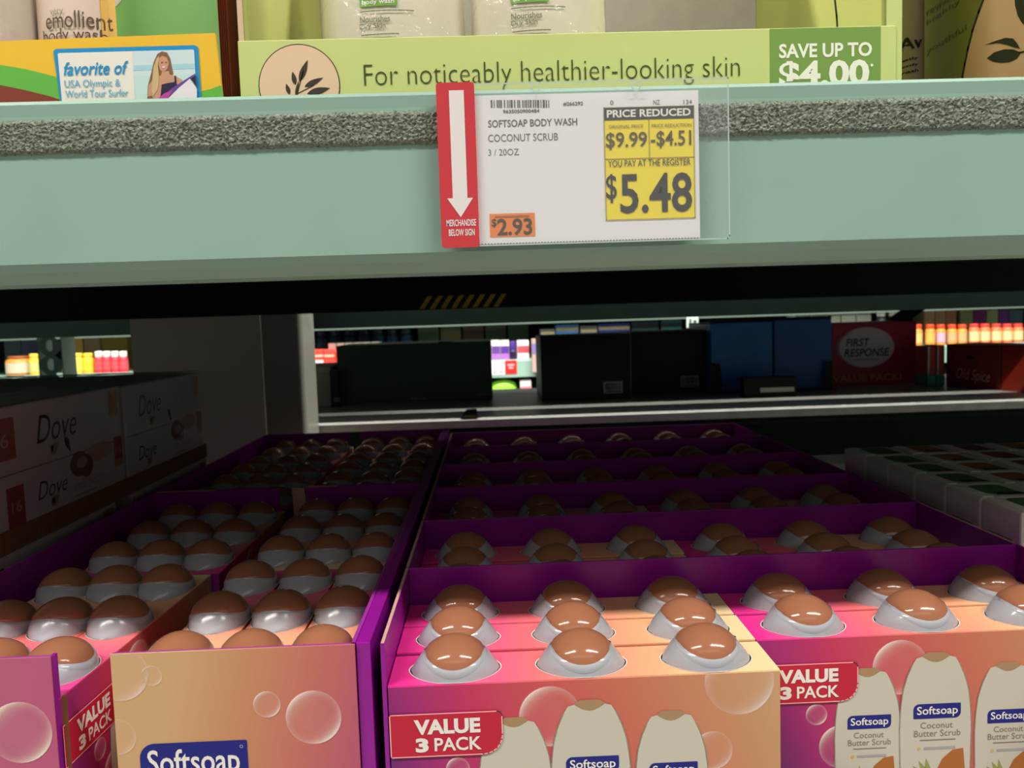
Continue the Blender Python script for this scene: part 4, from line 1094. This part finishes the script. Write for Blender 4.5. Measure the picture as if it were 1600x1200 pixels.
m.build('printed_picture', [mat('hair_brown', (134, 98, 66), .5, .3), mat('skin_print', (204, 152, 122), .5, .3), mat('hair_fair', (208, 178, 132), .5, .3), mat('swim_navy', (46, 40, 72), .5, .3), mat('board_violet', (104, 74, 160), .5, .3), mat('board_magenta', (190, 70, 160), .5, .3), mat('board_white', (236, 228, 236), .5, .3)], yt)
m = MB()
tpx(P, m, 'favorite of', YT, 101, 203, 119, 21, k=6, bold=.014, shear=.28, mi=0, slope=0)
tpx(P, m, 'USA Olympic &', YT, 103, 190, 141, 15, k=6, mi=1)
tpx(P, m, 'World Tour Surfer', YT, 104, 202, 153.5, 11.5, k=6, mi=1)
m.build('lettering', [mat('script_blue', (30, 146, 206), .45, .3), mat('sky_ink', (90, 170, 206), .45, .3)], yt)
# panel folded up behind, brown board edge
Yg = .560
GP = mat('fresh_green_board', (146, 214, 128), .5, .35, noise=.02, scale=14)
p0 = at(168, -90, Yg); p1 = at(356, -90, Yg)
x358 = at(358, 40, Yg).x
MB().prism([(at(168, 40, Yg).x, Yg, ZS), (x358 - .004, Yg, ZS), (x358 - .004, Yg, at(350, 84, Yg).z), (x358, Yg, at(358, 76, Yg).z), (x358, Yg, CZ + .34), (at(168, 40, Yg).x, Yg, CZ + .34)], (0, .002, 0)).build('folded_panel', GP, yt, fix=True)
mc = MB(); Pg = facing(Yg)
Pg.poly(mc, [uv(171, 56, Yg), uv(170.5, -30, Yg), uv(206, -30, Yg), uv(196, -6, Yg), uv(186, 6, Yg), uv(172, 20, Yg)], 2, 0)
mc.build('white_corner', WHITE, yt)
MB().box(at(348, 100, .545).x, at(358, 100, .545).x, .5461, .72, ZS, CZ + .34).build('side_wall', mat('russet_board', (136, 72, 50), .6, .3, noise=.1, scale=40), yt)
wob = MB()
xs = at(345, 100, .545).x; xe = at(361, 100, .545).x
for k in range(5):
    u0 = xs + (xe - xs) * k / 5
    wob.prism([(u0, .545, ZS), (u0 + (xe - xs) / 10, .5436, ZS), (u0 + (xe - xs) / 5, .545, ZS)], (0, 0, CZ + .215 - ZS))
wob.build('corrugated_edge', mat('russet_board', (136, 72, 50)), yt, fix=True)
dk = thing('gap_shade_panel', 'dark panel added for the shaded gap between the yellow and lime trays', 'box', (-.215, .76, ZS))  # black sheet added where the gap behind is only in shade
MB().box(-.275, -.172, .76, .80, ZS, CZ + .42).build('carton', BLACKBOARD, dk, bevel=.001)
EMB = mat('pearl_cream_bottle', (226, 208, 192), .35, .45)
def pr_em(t, P, bend, cx, Y, rx, ry):
    m = MB(); Yf = Y - ry
    for (s, xa_, xb_, yb_, hp, k) in (('very', 78, 100, 26, 10, 1), ('emollient', 71, 166, 46, 27, 0), ('body wash', 66, 160, 71.5, 25, 0)):
        c0, d0 = lp(xa_, yb_, cx, Yf); c1, _ = lp(xb_, yb_, cx, Yf); _, d1 = lp(xa_, yb_ - hp, cx, Yf)
        P.text(m, s, c0, d0, c1 - c0, d1 - d0, k=2, mi=k, slope=.04)
    bend(m).build('lettering', [mat('warm_grey_ink', (98, 78, 62), .5, .3), mat('pale_grey_ink', (150, 140, 126), .5, .3)], t, world=False)
    g = MB()
    c0, d0 = lp(153, 70, cx, Yf); c1, d1 = lp(166, -40, cx, Yf)
    n = 6
    for i in range(n):
        for j in range(6): P.rect(g, c0 + (c1 - c0) * i / n, d0 + (d1 - d0) * j / 6, c0 + (c1 - c0) * (i + 1) / n, d0 + (d1 - d0) * (j + 1) / 6, 1)
    bend(g).build('amber_edge', mat('amber_print', (232, 190, 104), .45, .35), t, world=False)
def pr_side(t, P, bend, cx, Y, rx, ry):
    m = MB(); Yf = Y - ry
    for (s, xa_, xb_, yb_, hp) in (('milk', -46, 5, 50, 24), ('wash', -58, 6, 70, 12)):
        c0, d0 = lp(xa_, yb_, cx, Yf); c1, _ = lp(xb_, yb_, cx, Yf); _, d1 = lp(xa_, yb_ - hp, cx, Yf); P.text(m, s, c0, d0, c1 - c0, d1 - d0, k=2)
    bend(m).build('lettering', mat('warm_grey_ink', (98, 78, 62)), t, world=False)
body_bottle('body_wash_bottle', 'cream bottle with brown lettering behind the yellow tray front', 62, 172, .540, .013, pr_em, EMB, taper=.02, wrap=False, h=.30)
body_bottle('body_wash_bottle', 'plain beige bottle at the left edge beside the lettered one', -72, 60, .540, .028, lambda *a: None, mat('pearl_beige_bottle', (206, 192, 178), .35, .45), taper=.02, wrap=True, h=.30)

# ------------------------------------------------------------------ upper shelf: shaded lime tray and bottle at the right
ot = thing('shaded_lime_tray', 'lime tray painted olive for shade, with tan circle and dark leaves, at right', 'tray', (.335, .52, ZS))
OX = .330
LIME_SIDE_SHADE = mat('shaded_lime_board', (112, 112, 44), .5, .3, noise=.05, scale=20)  # lime board darkened to olive for the shade on this side
ya = .478; yb2 = atX(1432, 60, OX).y
MB().box(OX, OX + .0025, ya, yb2, ZS, CZ + .36).build('side_wall', LIME_SIDE_SHADE, ot, bevel=.0004)
MB().box(OX + .0026, OX + .25, ya, ya + .0025, ZS, CZ + .17).build('front_panel', LIME, ot)
MB().box(OX + .0026, OX + .25, yb2 - .003, yb2, ZS, CZ + .36).build('back_wall', GREYB, ot)
Po = Plane((OX, 0, 0), (0, -1, 0), (0, 0, 1), (-1, 0, 0)); em = MB()
def uvX(px, py): p = atX(px, py, OX); return (-p.y, p.z)
arc_px = [(1500, 140), (1504, 122), (1508, 100), (1513, 76), (1520, 48), (1530, 18), (1540, -8), (1552, -40)]
Po.poly(em, [uvX(*q) for q in arc_px] + [uvX(1606, -40), uvX(1606, 140)], 1, 1)
Po.frame(em, [uvX(*q) for q in arc_px], .0022, 2, 0, closed=False)
Po.poly(em, [uvX(*q) for q in [(1540, 70), (1556, 64), (1572, 59), (1584, 60), (1590, 67), (1595, 76), (1586, 74), (1574, 70), (1560, 67)]], 3, 0)
Po.poly(em, [uvX(*q) for q in [(1543, 91), (1554, 82), (1570, 77), (1584, 77), (1596, 82), (1590, 91), (1578, 97), (1564, 98), (1552, 96)]], 3, 0)
Po.poly(em, [uvX(*q) for q in [(1586, -8), (1606, -8), (1606, 42), (1598, 36), (1591, 24), (1587, 8)]], 3, 0)
Po.frame(em, [uvX(1594, 82), uvX(1606, 80)], .001, 3, 0, closed=False)
em.build('leaf_emblem', [mat('dark_leaf_ink', (30, 34, 22), .5, .3), mat('circle_tan', (196, 156, 116), .5, .3)], ot)
m = MB()
for (s, p0_, p1_, hp) in (('revive for', (1448, 26), (1512, -10), 12), ('healthy', (1448, 42), (1500, 8), 10), ('youthful', (1448, 88), (1510, 48), 12)):
    a0, b0_ = uvX(*p0_); a1, b1_ = uvX(*p1_); _, b2_ = uvX(p0_[0], p0_[1] - hp)
    Po.text(m, s, a0, b0_, a1 - a0, b2_ - b0_, k=2, slope=(b1_ - b0_) / (a1 - a0) * .35)
m.build('lettering', mat('faint_olive_ink', (78, 80, 22), .5, .3), ot)
def pr_r(t, P, bend, cx, Y, rx, ry):
    m = MB(); Yf = Y - ry
    for (s, xa_, xb_, yb_, hp) in (('Av', 1412, 1440, 76, 20), ('daily', 1411, 1434, 94, 5), ('body', 1411, 1434, 104, 5), ('wash', 1411, 1434, 113, 5)):
        c0, d0 = lp(xa_, yb_, cx, Yf); c1, _ = lp(xb_, yb_, cx, Yf); _, d1 = lp(xa_, yb_ - hp, cx, Yf); P.text(m, s, c0, d0, c1 - c0, d1 - d0, k=2, bold=.02)
    bend(m).build('lettering', INK, t, world=False)
body_bottle('body_wash_bottle', 'grey-white bottle glimpsed between the lime tray and the shaded one at right', 1404, 1440, .60, .012, pr_r, mat('dusky_bottle', (150, 136, 122), .4, .4), taper=0, wrap=False, h=.28)

# ------------------------------------------------------------------ price sign on the front beam
YS = .4640
sg = thing('price_sign', 'price sign with red arrow strip and white card in a clear sleeve', 'sign', (at(915, 380, YS).x, YS, at(915, 385, YS).z))
P = facing(YS)
a0, b0_ = uv(752.5, 382, YS); a1, _ = uv(1094, 375, YS); zt = at(765, 149, YS).z
MB().box(a0 - .004, a1, YS, YS + .0008, b0_, zt).build('price_card', PAPER, sg)
nk = MB()
for k in range(70):
    q = a0 + (a1 - a0) * k / 70
    nk.box(q, q + (a1 - a0) / 150, YS - .0003, YS + .001, b0_ - .0006, b0_ + .0004)
o = nk.build('perforated_edge', mat('perforation_grey', (120, 126, 122), .6, .2), sg); o['kind'] = 'stuff'
# printing on the card
m = MB(); rr = random.Random(5)
x = 767
while x < 860:
    wd_ = rr.choice((1.2, 1.8, 2.6, 3.4)); c0, d0 = uv(x, 168.5, YS); c1, _ = uv(min(861, x + wd_), 168.5, YS); P.rect(m, c0, d0, c1, d0 + .0042, 1)
    x += wd_ + rr.choice((1.0, 1.4, 2.2, 3.2))
tpx(P, m, '9635050900484', YS, 786, 843, 177.5, 5.8, k=1, bold=.02)
tpx(P, m, '#266292', YS, 880, 911, 166, 6.5, k=1, bold=.02)
tpx(P, m, '0', YS, 953.5, 958.5, 164, 7, k=1); tpx(P, m, 'NZ', YS, 1021, 1031, 163.5, 7, k=1); tpx(P, m, '134', YS, 1068, 1081, 163, 7, k=1)
tpx(P, m, 'SOFTSOAP BODY WASH', YS, 763, 902, 199.5, 11.5, k=1, bold=.010)
tpx(P, m, 'COCONUT SCRUB', YS, 763, 872, 222, 11.5, k=1, bold=-.004)
tpx(P, m, '3 / 20OZ', YS, 763, 811, 243.5, 10, k=1, bold=-.008)
m.build('lettering', mat('card_ink', (92, 90, 92), .5, .3), sg)
yp = MB()
c0, d1 = uv(943.5, 169, YS); c1, _ = uv(1083.5, 167, YS); zh = at(765, 193.2, YS).z; zb = at(765, 344 + 5.5, YS).z
P.rect(yp, c0, zb, c1, d1, 1, 0)
P.rect(yp, c0, zh, c1, d1, 2, 1)
xm, _ = uv(1014, 200, YS); zl = at(765, 254, YS).z
P.rect(yp, xm - .0003, zl, xm + .0003, zh, 2, 2); P.rect(yp, c0, zl - .0003, c1, zl + .0003, 2, 2)
P.frame(yp, [(c0, zb), (c1, zb), (c1, d1), (c0, d1)], .0005, 2, 2)
tpx(P, yp, 'PRICE REDUCED', YS, 948, 1079, 184.3, 12, k=3, bold=.028, mi=3)
tpx(P, yp, 'ORIGINAL PRICE', YS, 951, 1005, 201, 5.2, k=3, bold=.01, mi=4)
tpx(P, yp, 'PRICE REDUCTION', YS, 1018, 1080, 199.5, 5.2, k=3, bold=.01, mi=4)
tpx(P, yp, '$9.99', YS, 947, 1011, 234.5, 27, k=3, bold=.012, mi=5)
tpx(P, yp, '-$4.51', YS, 1017, 1080, 232, 27, k=3, bold=.012, mi=5)
tpx(P, yp, 'YOU PAY AT THE REGISTER', YS, 950, 1079, 261.5, 10.5, k=3, bold=.006, mi=5)
tpx(P, yp, '$', YS, 947.5, 964, 317.5, 45, k=3, bold=.008, mi=6)
tpx(P, yp, '5.48', YS, 969.5, 1081.5, 334, 62, k=3, bold=.018, mi=6)
yp.build('price_panel', [mat('price_yellow', (246, 226, 52), .5, .3), mat('header_charcoal', (58, 58, 64), .5, .3), mat('dull_gold_line', (176, 158, 60), .5, .3), WHITE, mat('ochre_ink', (150, 128, 40), .5, .3), mat('brown_grey_ink', (92, 76, 44), .5, .3), mat('price_black', (48, 44, 44), .5, .3)], sg)
op = MB()
c0, d0 = uv(766, 371, YS); c1, d1 = uv(835.5, 333, YS); zt2 = at(766, 334.5, YS).z
P.rect(op, c0, d0, c1, zt2, 1, 0)
P.rect(op, c0 + .003, zt2 - .0022, c1 - .003, zt2 - .0012, 2, 2)
tpx(P, op, '$', YS, 768.5, 776, 356, 14, k=2, bold=.02, mi=1)
tpx(P, op, '2.93', YS, 777.5, 832, 368.5, 26.5, k=2, bold=.022, mi=1)
op.build('unit_price_panel', [mat('unit_orange', (240, 132, 56), .5, .3), mat('dark_brown_ink', (74, 54, 28), .5, .3), mat('rust_ink', (180, 92, 40), .5, .3)], sg)
# red strip
YR = YS - .0022
PR = facing(YR)
STRIP = mat('strip_red', (206, 66, 74), .22, .5, coat=.3)
ra, rb = uv(690.5, 387.5, YR); rc, _ = uv(749.5, 385.5, YR); zt3 = at(717, 128.5, YR).z
sh = rounded(ra, rb, rc, zt3, .0018)
MB().prism([(x, YR, z_) for x, z_ in sh], (0, .0030, 0)).build('red_strip', STRIP, sg, fix=True)
m = MB()
def R_(px, py): return uv(px, py, YR)
ax, _ = R_(718.6, 300)
w1 = (R_(730, 300)[0] - R_(707, 300)[0]) / 2; w2 = (R_(741, 310)[0] - R_(700.5, 310)[0]) / 2
zA = at(718, 141, YR).z; zB = at(720, 309.5, YR).z; zC = at(720.5, 339.5, YR).z
PR.poly(m, [(ax - w1, zA), (ax - w1, zB), (ax + w1, zB), (ax + w1, zA)], 1); PR.poly(m, [(ax - w2, zB), (ax, zC), (ax + w2, zB)], 1)
m.build('white_arrow', mat('arrow_white', (232, 226, 226), .4, .4), sg)
m = MB()
tpx(PR, m, 'MERCHANDISE', YR, 698, 744, 354, 10.5, k=1, bold=.02); tpx(PR, m, 'BELOW SIGN', YR, 701.5, 742, 369, 10.5, k=1, bold=.02)
m.build('lettering', mat('arrow_white', (232, 226, 226)), sg)
# clear sleeve with a bright cut edge and two eyelets
YC = YS - .0016
ca, cb = uv(750, 384, YC); cc, _ = uv(1140, 380, YC); zt4 = at(930, 127, YC).z
shp = rounded(ca, cb, cc, zt4, {'br': .0025, 'tr': .0015})
SLV = film_mat('clear_sleeve', .11, (225, 232, 230), .08, .35, 26.0)
sl = MB(); sl.grid(lambda a, b: (ca + (cc - ca) * a, YC, cb + (zt4 - cb) * b), 1, 1)
sl.build('clear_sleeve', SLV, sg)
eg = MB(); PC = facing(YC)
EDGE = mat('clear_edge', (190, 206, 198), .2, .6)
PC.frame(eg, [(ca, cb), (cc - .001, cb), (cc, cb + .0015), (cc, zt4), (ca, zt4)], .0007, 1, 0, closed=False)
eg.build('sleeve_edge', EDGE, sg)
for px, py in ((837, 137), (993.5, 135)):
    c0, d0 = uv(px, py, YC); e = MB(); R0, R1 = .0019, .0027
    n = 18
    e.add([(c0 + q * math.cos(2 * PI * i / n), YC - .0006, d0 + q * math.sin(2 * PI * i / n)) for q in (R0, R1) for i in range(n)], [(i, n + i, n + (i + 1) % n, (i + 1) % n) for i in range(n)])
    e.build('eyelet', EDGE, sg)
# creases in the plastic to the right of the card
for pts in ([(1096, 150), (1100, 172), (1110, 196)], [(1098, 176), (1108, 204), (1118, 226)], [(1099, 300), (1116, 330), (1128, 372)]):
    crs = MB()
    for i in range(len(pts) - 1):
        p, q = uv(*pts[i], YC), uv(*pts[i + 1], YC)
        d_ = Vector((q[0] - p[0], 0, q[1] - p[1])).normalized(); nn = Vector((-d_.z, 0, d_.x)) * .0011
        A = Vector((p[0], YC, p[1])); B = Vector((q[0], YC, q[1]))
        crs.add([A - nn, B - nn, B + Vector((0, -.0012, 0)), A + Vector((0, -.0012, 0)), B + nn, A + nn], [(0, 1, 2, 3), (3, 2, 4, 5)])
    crs.build('sleeve_crease', film_mat('sleeve_crease', .03, (230, 236, 234), .06, 0), sg)
